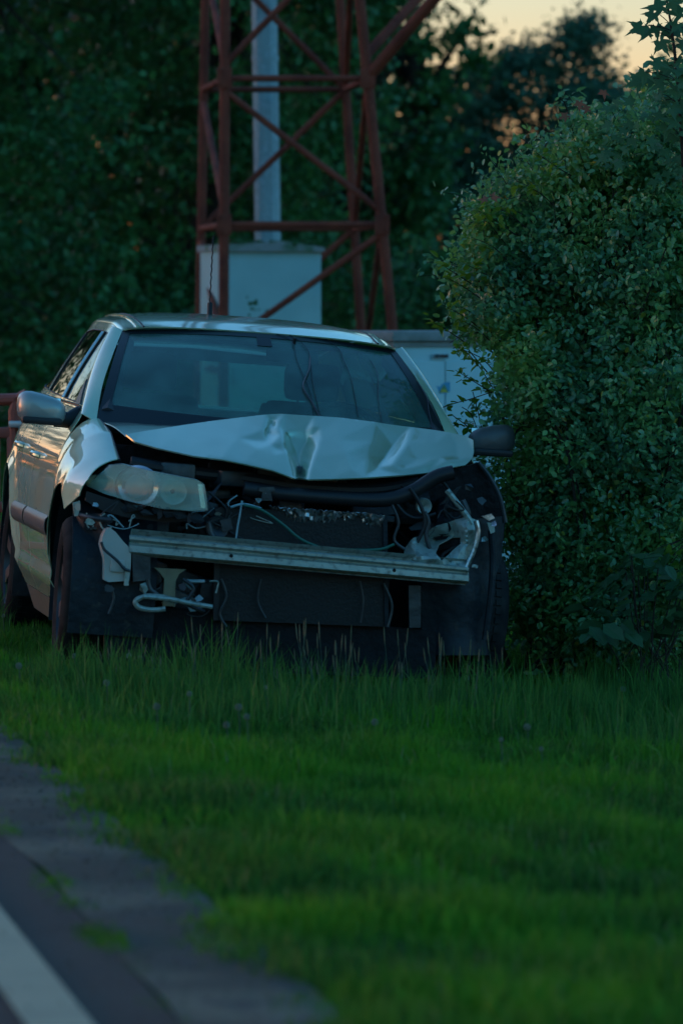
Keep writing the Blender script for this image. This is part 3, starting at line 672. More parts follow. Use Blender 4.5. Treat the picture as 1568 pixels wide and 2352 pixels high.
for pts, r in (([(668, 765), (690, 785), (706, 818), (722, 880), (738, 955)], .0018), ([(745, 775), (777, 800), (792, 830), (808, 870), (822, 965)], .0018), ([(636, 752), (668, 790), (682, 835), (712, 900), (722, 955)], .0017),
               ([(715, 822), (708, 856), (700, 890), (716, 930), (742, 968)], .0042), ([(852, 828), (866, 865), (872, 915), (880, 975)], .0016), ([(970, 880), (986, 915), (982, 945), (994, 995)], .0024), ([(975, 880), (1000, 925), (1012, 985)], .0024)):
    uvp = [scr_px(*p) for p in pts]
    B().tube(smooth_curve([scr(a, b, .006) for a, b in uvp], 6), r, 5).build('reflection_line', M['cable_reflection'], wsg)  # dark lines imitate overhead cables reflected in the windscreen
cow = B(); cow.prism([(-.44, -.74, .985), (-.26, -.4, .958), (-.20, 0, .95), (-.26, .4, .958), (-.44, .74, .985), (-.52, .74, .96), (-.52, -.74, .96)], (0, 0, -.05)); cow.build('cowl_panel', M['plastic'], car)
for y0, y1 in ((-.55, .02), (.05, .62)):
    B().tube([(-.28, y1, .985), (-.27, (y0 + y1) / 2, .985), (-.33, y0, .99)], .008, 6).build('wiper', M['plastic'], car)
# tail
sheet('tailgate', [(-.70, .35), (-.74, .9), (-.70, 1.06), (-.52, 1.355), (0, 1.372), (.52, 1.355), (.70, 1.06), (.74, .9), (.70, .35)],
      lambda y, z: (-3.66 + .18 * y * y + (0 if z < 1.05 else .62 * (z - 1.05)), y, z), PAINT, car, .06, holes=([(-.60, 1.085), (-.47, 1.315), (.47, 1.315), (.60, 1.085)],), thick=.03, flip=True)
sheet('rear_window', [(-.62, 1.075), (-.48, 1.325), (.48, 1.325), (.62, 1.075)], lambda y, z: (-3.64 + .18 * y * y + (0 if z < 1.05 else .62 * (z - 1.05)), y, z), M['side_glass'] if False else glass_mat('rear_glass', (.7, .9, .85), .02, (.2, .3, .3)), car, .08, thick=.004, flip=True)
B().box((-3.62, 0, .45), (.26, 1.62, .36), bev=.08).build('rear_bumper', PAINT, car)
for sg in (-1, 1): B().box((-3.50, sg * .70, .85), (.20, .14, .30), bev=.03).build('tail_light', mat('tail_light_red', (.25, .01, .01), .2), car)
# inside
B().box((-2.0, 0, .25), (3.0, 1.56, .10)).box((-.47, 0, .62), (.04, 1.50, .72)).build('underbody', M['near_black'], car)
B().box((-.74, 0, .92), (.50, 1.42, .16), bev=.05).box((-.86, .37, 1.01), (.18, .40, .06), bev=.025).build('dashboard', M['dash'], car)
sw = B(); tilt = Matrix.Rotation(R(65), 3, 'Y')
sw.tube([Vector((-1.06, .37, .99)) + tilt @ Vector((.185 * math.cos(a), .185 * math.sin(a), 0)) for a in np.linspace(0, 2 * math.pi, 29)[:-1]], .014, 8, closed=True)
sw.box((-1.05, .37, .985), (.05, .14, .11), tilt, bev=.02).box((-1.05, .37, .985), (.03, .34, .03), tilt, bev=.01); sw.build('steering_wheel', M['plastic'], car)
for y in (-.37, .37):
    s_ = B(); s_.box((-1.62, y, .50), (.52, .50, .18), bev=.05).build('seat', M['cloth'], car)
    s_ = B(); s_.box((-1.94, y, .84), (.15, .47, .62), Matrix.Rotation(R(-18), 3, 'Y'), bev=.06).build('seat_back', M['cloth'], car)
    s_ = B(); s_.box((-2.02, y, 1.24), (.10, .25, .17), Matrix.Rotation(R(-12), 3, 'Y'), bev=.04); s_.tube([(-2.0, y - .06, 1.1), (-2.0, y - .06, 1.2)], .006, 6).tube([(-2.0, y + .06, 1.1), (-2.0, y + .06, 1.2)], .006, 6); s_.build('headrest', M['cloth'], car)
B().box((-2.75, 0, .80), (.16, 1.30, .55), Matrix.Rotation(R(-15), 3, 'Y'), bev=.05).box((-2.5, 0, .5), (.5, 1.3, .16), bev=.05).build('rear_bench', M['cloth'], car)
for y in (-.4, .4): B().box((-2.86, y, 1.09), (.08, .24, .10), bev=.03).build('rear_headrest', M['cloth'], car)
im = P(700, 815, -.98); B().box(im + Vector((-.02, -.05, -.01)), (.03, .23, .062), bev=.012).tube([im + Vector((-.01, -.05, .02)), im + Vector((.01, -.05, .07))], .008, 6).build('rear_view_mirror', M['plastic'], car)
B().box(P(694, 868, -2.2), (.004, .060, .052), bev=.001).build('light_glimpse', M['glimpse'], car)  # pale patch stands in for the bright view past the headrest
B().box((-1.9, 0, 1.395), (1.5, 1.02, .015)).build('headlining', mat('headlining', (.12, .13, .13), .9), car)
for sg in (-1, 1): B().tube([(-.50, sg * .70, 1.05), (-.9, sg * .62, 1.25), (-1.15, sg * .57, 1.36)], [.035, .035, .03], 8).build('inner_pillar', M['dash'], car)
# door mirrors
for sg, cp in ((-1, (96, 940)), (1, (1128, 1013))):
    c = P(cp[0], cp[1], -.62); root = B()
    V, F = [], []; nu, nv = 24, 14
    for j in range(nv + 1):
        ph = -math.pi / 2 + math.pi * j / nv
        for i in range(nu):
            th = 2 * math.pi * i / nu; ce, se = math.cos(th), math.sin(th)
            e = lambda v, p: math.copysign(abs(v) ** p, v)
            yl, zl = e(ce, .62) * math.cos(ph) ** .55, e(se, .72) * math.cos(ph) ** .55
            out = -sg * yl                       # positive towards the car
            zz = zl * .066 * (1 - .12 * out) + (-.014 * out)
            V.append(c + Vector((.075 * math.sin(ph) * (1 if ph > 0 else .55) - .03 * (1 - out) * .5, yl * .104, zz)))
    for j in range(nv):
        for i in range(nu): F.append([j * nu + i, j * nu + (i + 1) % nu, (j + 1) * nu + (i + 1) % nu, (j + 1) * nu + i])
    F.append(list(range(nu))[::-1]); F.append([nv * nu + i for i in range(nu)])
    mm = shell('door_mirror', V, F, M['mirror_paint'] if sg < 0 else M['plastic_grey'], car, 0, smooth=70)
    arm = B(); a0 = c + Vector((.0, -sg * .06, -.035)); a1 = Vector((-.66, sg * .80, 1.035 if sg < 0 else 1.03))
    arm.tube([a0, a0.lerp(a1, .5) + Vector((.01, 0, -.012)), a1], [.036, .034, .045], 12, flat=1.0)
    arm.box(c + Vector((.035, sg * .0, -.048)), (.09, .17, .03), bev=.012); arm.build('mirror_arm', M['plastic'], mm)
    B().box(c + Vector((-.042, 0, 0)), (.004, .165, .10), bev=.002).build('mirror_glass', M['chrome'], mm)
# wheels
def wheel(cx, sg, steer=0, lean=0, dz=0):
    w = bpy.data.objects.new('wheel', None); COL.objects.link(w); w.parent = car
    w.location = (cx, sg * (.80 if sg < 0 or cx else .745), .317 + dz); w.rotation_euler = (R(lean), 0, R(steer))
    s = sg; pr = []
    for a, r in [(-.085, .205), (-.100, .235), (-.104, .262), (-.100, .288), (-.086, .306), (-.070, .315), (-.035, .317), (0, .3175), (.035, .317), (.070, .315), (.086, .306), (.100, .288), (.104, .262), (.100, .235), (.085, .205)]: pr.append((a, r))
    t = B().lathe(pr, 'y', n=64)
    t.build('tyre', M['rubber'], w, 50)
    tr = B()
    for y_ in (-.045, -.015, .015, .045):
        for k in range(54):
            a = 2 * math.pi * (k + .5 * (y_ > 0)) / 54; tr.box((.318 * math.cos(a), y_, .318 * math.sin(a)), (.010, .024, .026), Matrix.Rotation(-a, 3, 'Y'))
    tr.build('tread', M['rubber'], w)
    f = s * .1
    rim = B().lathe([(f * .86, .208), (f * .92, .200), (f * .5, .192), (-f * .7, .19), (-f * .86, .206)], 'y', n=48)
    rim.lathe([(f * .42, .185), (f * .30, .12), (f * .42, .06), (f * .62, .045), (f * .64, .001)], 'y', n=40)
    rim.build('rim', M['rim'], w, 50)
    cp = B()
    for k in range(7):
        a = 2 * math.pi * k / 7; d = Vector((math.cos(a), 0, math.sin(a))); q = Vector((-math.sin(a), 0, math.cos(a)))
        cp.prism([d * .04 + q * .018 + Vector((0, f * .66, 0)), d * .192 + q * .034 + Vector((0, f * .84, 0)), d * .192 - q * .034 + Vector((0, f * .84, 0)), d * .04 - q * .018 + Vector((0, f * .66, 0))], (0, -f * .12, 0))
    cp.build('hub_cap', M['rim'], w)
    return w
wheel(0, -1, -2); wheel(-2.66, -1); wheel(-2.66, 1); wheel(-.03, 1, 6, -3)

# ---- crumpled bonnet
ridge = [(289, 1001, .22), (325, 994, .14), (361.5, 988.5, .08), (430, 978, 0), (493, 969, -.05), (560, 961, -.08), (612, 955, -.10), (635, 953, -.11), (653.6, 953.6, -.10), (720, 958, -.09), (778, 962, -.09), (860, 972, -.08), (943, 983.7, -.06), (1000, 991, -.03), (1031, 996, 0), (1070, 1004, .05), (1087.5, 1013, .10)]
front = [(1088, 1040, .16), (1084, 1055, .20), (1067, 1070, .22), (1031, 1077, .26), (980, 1088, .31), (925, 1094, .37), (837, 1100, .45), (760, 1103, .47), (707, 1104, .48), (690, 1101, .37), (675, 1101.5, .48), (625, 1083, .47), (559, 1068, .45), (510, 1058.5, .44), (444, 1050, .40), (361.5, 1032, .33), (309, 1017, .27)]
def lin(ctrl):
    vs, _, fs, _, _, _ = delaunay_2d_cdt([Vector(c[:2]) for c in ctrl], [], [], 0, 1e-6)
    key = {}
    for i, v in enumerate(vs):
        key[i] = min(ctrl, key=lambda c: (c[0] - v.x) ** 2 + (c[1] - v.y) ** 2)[2]
    tris = [(vs[f[0]], vs[f[1]], vs[f[2]], key[f[0]], key[f[1]], key[f[2]]) for f in fs]
    def g(x, y):
        best = None
        for a, b, c, ka, kb, kc in tris:
            d = (b.y - c.y) * (a.x - c.x) + (c.x - b.x) * (a.y - c.y)
            if abs(d) < 1e-9: continue
            u = ((b.y - c.y) * (x - c.x) + (c.x - b.x) * (y - c.y)) / d; v = ((c.y - a.y) * (x - c.x) + (a.x - c.x) * (y - c.y)) / d; w = 1 - u - v
            m = min(u, v, w)
            if best is None or m > best[0]: best = (m, u * ka + v * kb + w * kc)
            if m >= 0: break
        return best[1]
    return g
base = lin(ridge + front)
folds = [(634, 966, -.012), (627, 973, -.040), (619, 984, -.030), (604, 990, 0), (616, 999, -.045), (630, 990, -.012), (641, 972, 0),
         (639, 986, 0), (646, 1003, .006), (650, 1020, .008), (658, 1042, .006), (666, 1063, .003), (673, 1085, 0),
         (654, 994, -.030), (663, 1007, -.052), (670, 1028, -.060), (677, 1047, -.066), (683, 1070, -.072), (687, 1090, -.078),
         (716, 1003, -.040), (705, 1018, -.058), (696, 1032, -.066), (692, 1050, -.070), (690, 1072, -.074), (691, 1090, -.078), (685, 990, -.016), (700, 992, -.020),
         (690, 1010, -.046), (746, 988, 0), (739, 1006, .004), (731, 1029, .008), (722, 1052, .010), (716, 1070, .010), (710, 1086, .006), (720, 985, 0), (735, 985, 0),
         (778, 1012, .010), (792, 1045, .016), (806, 1082, .012), (851, 1018, -.012), (842, 1050, -.016), (868, 1078, -.022), (921, 1004, -.034), (903, 1028, -.046), (884, 1056, -.042),
         (934, 1020, .010), (916, 1048, .016), (900, 1072, .014), (960, 1058, .010), (930, 1074, .004), (1010, 1054, .010), (1050, 1050, .004), (1000, 1020, .010), (1045, 1015, 0),
         (970, 1073, .022), (1025, 1064, .020), (930, 1082, .010), (1055, 1060, .010),
         (546, 1010, .004), (580, 1001, 0), (586, 1014, -.022), (608, 1016, -.020), (622, 1026, .004), (638, 1034, -.016), (652, 1034, .004), (590, 1034, .008), (628, 1048, .008), (500, 1008, .006), (400, 1008, .004), (440, 1028, .004), (520, 1040, .004), (590, 1056, .004), (640, 1066, .004)]
ctrl = ridge + front + [(x, y, base(x, y) + d * 1.5) for x, y, d in folds]
full = lin(ctrl)
cache = {}
def hood(x, y):
    q = 0; n = 0
    for dx, dy, w in ((0, 0, 2), (3.5, 0, 1), (-3.5, 0, 1), (0, 3.5, 1), (0, -3.5, 1)):
        q += full(x + dx, y + dy) * w; n += w
    return P(x, y, q / n)
hd = sheet('bonnet', [p[:2] for p in ridge + front], hood, M['hood_paint'], car, 4.5, thick=.006, flip=False, smooth=50)
def rear_of_bonnet(u, v):
    f = u * (len(ridge) - 1); i = min(int(f), len(ridge) - 2); t = f - i
    a = ridge[i]; b = ridge[i + 1]; px, py, x = [a[k] + (b[k] - a[k]) * t for k in range(3)]
    p = P(px, py, x)
    re = P(px, 972.5, -.44) if px < 400 else None
    yc = p.y * 1.0 - .02
    z1 = 1.005 if re is None else np.interp(px, [243, 330, 400], [re.z, re.z, 1.01])
    q = Vector((-.455 + .14 * (1 - (yc / .75) ** 2), yc if px > 330 else p.y - .045 * (330 - px) / 41, z1))
    return p.lerp(q, v) + Vector((0, 0, .012 * math.sin(math.pi * v)))
grid('bonnet_rear', rear_of_bonnet, 40, 8, M['hood_paint'], hd, .004, flip=False, smooth=50)

# ---- headlamp
def lamp_x(y): return float(np.interp(y, [-.90, -.80, -.60, -.37], [.22, .33, .50, .585]))
lo = [(200, 1116), (225, 1090), (252, 1068), (282, 1066), (340, 1080), (400, 1092), (455, 1103), (468, 1112), (474, 1145), (476, 1172), (440, 1174), (370, 1168), (300, 1152), (240, 1134)]
def lampyz(px, py):
    x = .45
    for _ in range(6): q = P(px, py, x); x = lamp_x(q.y)
    return q.y, q.z
lamp_o = [lampyz(*p) for p in lo]
lc = sum((Vector(p) for p in lamp_o), Vector((0, 0))) / len(lamp_o)
def lens_fn(y, z):
    return (lamp_x(y) + .02 - .35 * (z - .78) ** 2 * 2, y, z)
head = sheet('headlight', [tuple(lc + (Vector(p) - lc) * 1.0) for p in lamp_o], lambda y, z: (lamp_x(y) - .085, y, z), M['reflector'], car, .03, thick=.02)
sheet('headlight_lens', lamp_o, lens_fn, M['lens'], head, .025, thick=.003, smooth=60)
rimv = [Vector(lens_fn(p.x, p.y)) for p in densify(lamp_o, .03)]
rb = B(); k = len(rimv)
rb.add([v for v in rimv] + [Vector((v.x - .11, v.y, v.z)) for v in rimv], [[i, (i + 1) % k, k + (i + 1) % k, k + i] for i in range(k)]); rb.build('headlight_housing', M['plastic_grey'], head)
def bowl(px, py, r, m, nm, d=.05):
    y, z = lampyz(px, py); x = lamp_x(y); b = B()
    b.lathe([(x - .012, r), (x - .015, r * .93), (x - .05, r * .8), (x - .075, r * .45), (x - .08, .001)], 'x', (0, y, z), 32); 
    for v in b.v: v.x += (lamp_x(v.y) - x) - .012
    return b.build(nm, m, head), (x, y, z)
bw, q = bowl(318, 1118, .078, M['chrome'], 'low_beam_bowl'); B().ico((q[0] - .045, q[1], q[2]), (.03, .048, .048), 3).build('projector_lens', M['bulb'], bw)
rg = B().lathe([(q[0] - .018, .086), (q[0] - .004, .075), (q[0] - .018, .060)], 'x', (0, q[1], q[2]), 36)
for v in rg.v: v.x += lamp_x(v.y) - q[0]
rg.build('bezel_ring', M['chrome'], bw)
bw, q = bowl(400, 1130, .052, M['reflector'], 'high_beam_bowl'); B().ico((q[0] - .06, q[1], q[2]), .010, 2).build('bulb', M['bulb'], bw)
y_, z_ = lampyz(232, 1108); B().ico((lamp_x(y_) - .045, y_, z_), (.03, .062, .032), 2).build('indicator_bowl', M['amber'], head)
yy0, zz0 = lampyz(461, 1112); yy1, zz1 = lampyz(468, 1170)
B().prism([(lamp_x(yy0) - .01, yy0 - .012, zz0), (lamp_x(yy0) - .01, yy0 + .008, zz0), (lamp_x(yy1) - .01, yy1 + .008, zz1 + .005), (lamp_x(yy1) - .01, yy1 - .012, zz1 + .005)], (.012, 0, 0)).build('chrome_edge', M['chrome'], head)

# ---- what the missing bumper lays bare
B().box((.02, 0, .55), (.14, 1.44, .78)).build('bay_dark_backing', M['near_black'], car)  # black backing box, puts the bay's deep shade into its colour
eb = B(); random.seed(5)
for i in range(46):
    x = random.uniform(.12, .30); y = random.uniform(-.62, .66); z = random.uniform(.32, .86)
    eb.box((x, y, z), (random.uniform(.05, .16), random.uniform(.05, .22), random.uniform(.04, .16)), Matrix.Rotation(random.uniform(-.4, .4), 3, random.choice('XYZ')), bev=.012)
eb.build('engine', M['steel_dark'], car)
for sgn in (-1, 1): B().tube([(-.4, sgn * .66, .90), (0, sgn * .65, .83), (.25, sgn * .63, .78), (.42, sgn * .60, .70)], .035, 8).build('inner_wing_rail', M['near_black'], car)
def quad(nm, pts, x, d, m, par=car, bev=False): return B().prism([P(a, b, x if not isinstance(x, (list, tuple)) else x[i]) for i, (a, b) in enumerate(pts)], (-d, 0, 0)).build(nm, M[m] if isinstance(m, str) else m, par)
def pipe(nm, pts, x, r, m, n=8, sub=5):
    q = [P(a, b, (x[i] if isinstance(x, (list, tuple)) else x)) for i, (a, b) in enumerate(pts)]
    return B().tube(smooth_curve(q, sub), r, n).build(nm, M[m], car)
rad = quad('radiator', [(505, 1165), (884, 1182), (890, 1440), (498, 1425)], .44, .05, 'rad')
quad('radiator_end_tank', [(879, 1180), (889, 1181), (893, 1440), (884, 1440)], .455, .03, 'liner')
quad('radiator_end_tank', [(495, 1170), (507, 1165), (502, 1425), (490, 1425)], .455, .03, 'plastic')
pipe('upper_crossmember', [(560, 1122), (640, 1133), (760, 1143), (880, 1148), (945, 1130), (1000, 1096), (1040, 1085)], .43, .030, 'plastic', 12)
pipe('upper_crossmember', [(300, 1062), (420, 1082), (560, 1098), (700, 1118), (860, 1124), (960, 1106)], .30, .026, 'plastic', 10)
# torn, crinkled foil of the condenser edge
rng = np.random.default_rng(3); V, F = [], []; nn = 64
for i in range(nn + 1):
    t = i / nn; px = 618 + 264 * t
    top_ = 1163 + 20 * t + rng.uniform(-3, 3); bot = top_ + 12 + 22 * math.exp(-((t - .35) / .22) ** 2) + (14 if t > .8 else 0) + rng.uniform(-6, 6)
    if t < .15: bot = top_ + 4 + 50 * t
    for j in range(5): V.append(P(px + rng.uniform(-1.5, 1.5), top_ + (bot - top_) * j / 4, .475 + rng.uniform(-.012, .012) - .01 * j))
for i in range(nn):
    for j in range(4): F.append([i * 5 + j, i * 5 + j + 1, (i + 1) * 5 + j + 1, (i + 1) * 5 + j])
shell('torn_condenser_edge', V, F, M['alu_bright'], car, .002, smooth=15)
quad('bonnet_latch', [(596, 1120), (630, 1118), (632, 1128), (622, 1130), (626, 1150), (600, 1150), (603, 1130), (594, 1128)], .47, .03, 'steel_dark')
pipe('green_wire', [(560, 1160), (602, 1172), (650, 1205), (690, 1238), (740, 1258), (800, 1263), (870, 1262), (905, 1250)], .50, .006, 'green_wire')
pipe('coolant_hose', [(478, 1200), (486, 1228), (505, 1243), (530, 1246)], .49, .013, 'steel_dark')
pipe('coolant_hose', [(455, 1195), (470, 1225), (500, 1262), (530, 1262)], .40, .022, 'plastic')
pipe('brake_line', [(556, 1150), (552, 1175), (545, 1215), (540, 1255)], .49, .004, 'galv')
pipe('brake_line', [(600, 1168), (560, 1158), (530, 1165)], .49, .005, 'galv')
pipe('cable', [(480, 1130), (520, 1170), (515, 1210), (560, 1240)], .46, .005, 'plastic')
pipe('cable', [(900, 1160), (915, 1200), (905, 1240), (930, 1262)], .50, .006, 'steel_dark')
pipe('cable', [(940, 1120), (965, 1160), (975, 1205), (955, 1250)], .46, .008, 'plastic')
quad('horn_bracket', [(505, 1195), (530, 1190), (535, 1215), (512, 1222)], .48, .02, 'steel_dark')
hb_ = P(500, 1212, .47); B().lathe([(hb_.x - .02, .001), (hb_.x, .025), (hb_.x + .004, .045), (hb_.x - .015, .048), (hb_.x - .03, .02), (hb_.x - .03, .001)], 'x', (0, hb_.y, hb_.z), 24).build('horn', M['steel_dark'], car)
# lamp carrier and clips below the lamp
random.seed(9)
quad('headlight_bracket', [(200, 1128), (300, 1162), (400, 1182), (470, 1184), (468, 1196), (380, 1200), (300, 1190), (240, 1175), (196, 1150)], .40, .03, 'plastic')
for i in range(16):
    px = 212 + i * 16 + random.uniform(-5, 5); py = 1140 + (px - 200) * .19 + random.uniform(0, 14); q = P(px, py, lamp_x(P(px, py, .4).y) - .02); h_ = random.uniform(.01, .03); w_ = random.uniform(.008, .03)
    B().prism([q + Vector((0, -w_, 0)), q + Vector((0, -w_ * .3, h_)), q + Vector((0, w_ * .6, h_ * .7)), q + Vector((.01, w_, -h_ * .5)), q + Vector((0, -w_ * .4, -h_))], (-.02, 0, 0)).build('clip', M['liner'] if i % 2 else M['plastic'], car)
pipe('bumper_bracket', [(185, 1183), (215, 1190), (258, 1195)], [.36, .42, .46], .011, 'steel_dark')
quad('bumper_bracket', [(168, 1155), (184, 1150), (186, 1160), (180, 1185), (172, 1186)], .36, .02, 'alu')
# mudguard in front of the wheel
def liner_l(u, v):
    px = 176 + 74 * u + 6 * v; py = 1180 + 225 * v + 40 * u * v; return P(px, py, .42 - .10 * (1 - u) ** 2 - .05 * v + .012 * math.sin(u * 9))
grid('wheel_liner', liner_l, 12, 14, M['liner'], car, .004, flip=True, smooth=60)

# washer bottle
quad('washer_bottle', [(236, 1232), (243, 1216), (253, 1212), (266, 1222), (284, 1244), (302, 1262), (301, 1300), (297, 1334), (250, 1337), (239, 1332), (240, 1285), (232, 1252)], .50, .12, 'bottle')
bt = B(); bt.box(P(270, 1300, .505), (.02, .055, .05), bev=.008); bt.build('bottle_panel', M['bottle'], car)
pipe('washer_hose', [(233, 1245), (240, 1262), (256, 1276), (272, 1290), (285, 1305), (300, 1312)], .53, .006, 'steel_dark')
quad('pump', [(288, 1300), (296, 1300), (296, 1345), (286, 1345)], .52, .02, 'alu')
# beam: a hat section bowed forwards
def beam(u, v):
    px = 298 + (1076 - 298) * u; top_ = 1228 + 73 * u; h = 45 - 6 * u; py = top_ + h * v
    prof = .0 if v < .26 else (-.022 if v < .42 else .004)
    prof = float(np.interp(v, [0, .06, .26, .34, .44, .54, .88, 1], [-.02, .010, .010, -.012, -.012, .002, .004, -.016]))
    q = P(px, py, .60); yy = q.y; return P(px, py, .60 - .10 * (yy / .7) ** 2 + prof + .003 * math.sin(u * 37) * math.sin(u * 11))
bm_ = grid('bumper_beam', beam, 60, 22, M['alu'], car, .05, flip=True, smooth=30)
for u in (.30, .78):
    q = Vector(beam(u, .62)); B().lathe([(q.x - .004, .008), (q.x + .003, .007), (q.x + .003, .001)], 'x', (0, q.y, q.z), 12).build('bolt_hole', M['near_black'], bm_)
for px in (322, 1040): quad('crash_box', [(px - 18, 1262 + (px > 500) * 55), (px + 24, 1266 + (px > 500) * 55), (px + 24, 1332), (px - 16, 1336)], .50, .2, 'steel_dark' if px < 500 else 'near_black')
quad('support_bracket', [(355, 1304), (428, 1308), (412, 1318), (404, 1334), (402, 1392), (374, 1392), (378, 1330), (368, 1316)], .46, .03, 'beige_metal')
quad('support_bracket', [(938, 1345), (966, 1345), (966, 1442), (940, 1442)], .44, .03, 'steel_dark')
pipe('tow_loop', [(400, 1379), (370, 1371), (335, 1370), (312, 1380), (320, 1395), (350, 1401), (380, 1398)], .52, .011, 'alu')
pipe('tow_loop', [(330, 1370), (390, 1376), (440, 1386), (488, 1394)], .54, .010, 'alu')
quad('splash_shield', [(300, 1395), (500, 1400), (900, 1440), (1000, 1450), (1000, 1560), (240, 1530), (240, 1400)], .40, .03, 'near_black')
# the stripped left corner of the car
def liner_r(u, v):
    xr = np.interp(v, [0, .3, 1], [1158, 1152, 1141]); px = 968 + (xr - 968) * u; py = 1205 + 300 * v - 20 * u * (1 - v)
    return P(px, py, .38 - .20 * u ** 3 - .05 * math.cos(u * 5) + .01 * math.sin(v * 14))
grid('wheel_liner', liner_r, 18, 18, M['liner'], car, .006, flip=True, smooth=60)
pipe('liner_edge', [(1127, 1218), (1131, 1280), (1128, 1350), (1120, 1420), (1113, 1470)], .36, .014, 'liner')
quad('inner_wing', [(1010, 1086), (1068, 1072), (1098, 1062), (1122, 1092), (1146, 1140), (1159, 1200), (1156, 1240), (960, 1235), (930, 1140)], [.22, .2, .18, .14, .10, .08, .08, .2, .25], .04, 'near_black')
pipe('inner_wing_edge', [(1098, 1062), (1124, 1096), (1147, 1142), (1160, 1200)], .18, .010, 'steel_dark')
crum = [(926, 1296, .50), (930, 1262, .44), (948, 1236, .47), (968, 1228, .40), (1000, 1208, .45), (1040, 1196, .42), (1075, 1188, .46), (1094, 1196, .40), (1097, 1222, .44), (1086, 1252, .40), (1066, 1290, .48), (1074, 1312, .52), (1030, 1300, .50), (980, 1302, .53)]
cg = lin(crum + [(960, 1280, .55), (1000, 1240, .36), (1040, 1230, .40), (1070, 1250, .47), (1000, 1285, .56), (950, 1258, .50), (1072, 1215, .50)])
sheet('crumpled_panel', [c[:2] for c in crum], lambda a, b: P(a, b, cg(a, b)), M['alu'], car, 6, holes=([(1000, 1272), (1008, 1252), (1038, 1236), (1058, 1234), (1058, 1250), (1034, 1270), (1012, 1288)],), thick=.004, smooth=25)
pipe('bent_strut', [(1026, 1126), (1048, 1154), (1072, 1186), (1084, 1204)], .46, .012, 'alu')
pipe('bent_strut', [(1092, 1196), (1097, 1222), (1088, 1262), (1070, 1304)], .50, .011, 'alu_bright')
pipe('headlight_stay', [(1060, 1150), (1072, 1180), (1064, 1200)], .44, .016, 'steel_dark')
q = P(974, 1163, .42); B().lathe([(q.x - .02, .001), (q.x, .02), (q.x + .004, .03), (q.x - .02, .034)], 'x', (0, q.y, q.z), 20).build('bulb_socket', M['alu'], car)
pipe('loose_wire', [(974, 1175), (984, 1200), (978, 1230), (986, 1260)], .46, .009, 'steel_dark')
pipe('loose_wire', [(1010, 1100), (1035, 1135), (1020, 1175), (1050, 1215)], .40, .006, 'plastic')
pipe('loose_wire', [(905, 1150), (930, 1180), (960, 1190), (1000, 1180)], .44, .007, 'plastic')
quad('torn_bracket', [(1106, 1186), (1128, 1180), (1136, 1190), (1122, 1196)], .40, .02, 'alu_bright')
quad('torn_bracket', [(1118, 1200), (1134, 1202), (1136, 1222), (1126, 1226)], .38, .02, 'alu')
random.seed(21)
for i in range(34):
    right = i < 22
    px = random.uniform(900, 1085) if right else random.uniform(440, 620); py = random.uniform(1135, 1285) if right else random.uniform(1118, 1200)
    q = P(px, py, random.uniform(.30, .40)); b_ = B(); a_ = Vector((random.uniform(-.01, .01), random.uniform(-.05, .05), random.uniform(-.05, .05)))
    w_ = Vector((random.uniform(-.02, .02), random.uniform(.006, .022), random.uniform(-.012, .012)))
    f_ = [q - a_ - w_, q - a_ * .1 - w_ * .6 + Vector((.012, 0, .008)), q + a_ - w_ * .4, q + a_ * 1.1 + w_ * .5, q + w_ + Vector((.01, 0, 0)), q - a_ * .8 + w_ * .9]
    b_.prism(f_, (-.006, 0, 0)).build('broken_bracket', M['steel_dark'] if i % 3 else M['near_black'], car)

# torn pale scraps and hanging bits under the beam
random.seed(44)
for (px, py, r_, m_) in [(208, 1200, 12, 'alu'), (222, 1160, 9, 'galv'), (250, 1352, 11, 'steel_dark'), (330, 1350, 14, 'alu'), (420, 1350, 12, 'steel_dark'), (455, 1375, 10, 'galv'), (500, 1180, 8, 'alu'), (596, 1148, 9, 'galv'), (612, 1140, 8, 'galv'), (905, 1300, 9, 'alu'), (950, 1255, 11, 'alu_bright'), (1030, 1290, 12, 'alu_bright'), (1088, 1300, 9, 'alu'), (1112, 1240, 8, 'galv'), (1135, 1205, 9, 'alu_bright'), (1104, 1150, 10, 'steel_dark'), (1078, 1120, 11, 'steel_dark'), (180, 1165, 9, 'alu'), (346, 1210, 10, 'steel_dark'), (418, 1214, 10, 'steel_dark')]:
    k_ = random.randint(5, 7); x_ = .50 if py > 1290 or px < 300 else .46
    poly = [(px + r_ * random.uniform(.5, 1.3) * math.cos(6.283 * i / k_), py + r_ * random.uniform(.4, 1.2) * math.sin(6.283 * i / k_), x_ + random.uniform(-.02, .02)) for i in range(k_)]
    B().prism([P(*q_) for q_ in poly], (-.004, 0, 0)).build('torn_scrap', M[m_], car)
for pts, x_, r_ in (([(508, 1330), (520, 1370), (505, 1410), (520, 1440)], .47, .006), ([(600, 1330), (592, 1380), (610, 1420)], .47, .005), ([(826, 1335), (834, 1380), (828, 1430)], .48, .004), ([(420, 1330), (445, 1352), (430, 1385), (470, 1405)], .50, .008), ([(255, 1345), (262, 1375), (250, 1410)], .49, .006), ([(880, 1340), (900, 1390), (890, 1440)], .47, .006), ([(340, 1330), (345, 1352), (362, 1366)], .5, .010)):
    pipe('hanging_wire', pts, x_, r_, 'steel_dark')

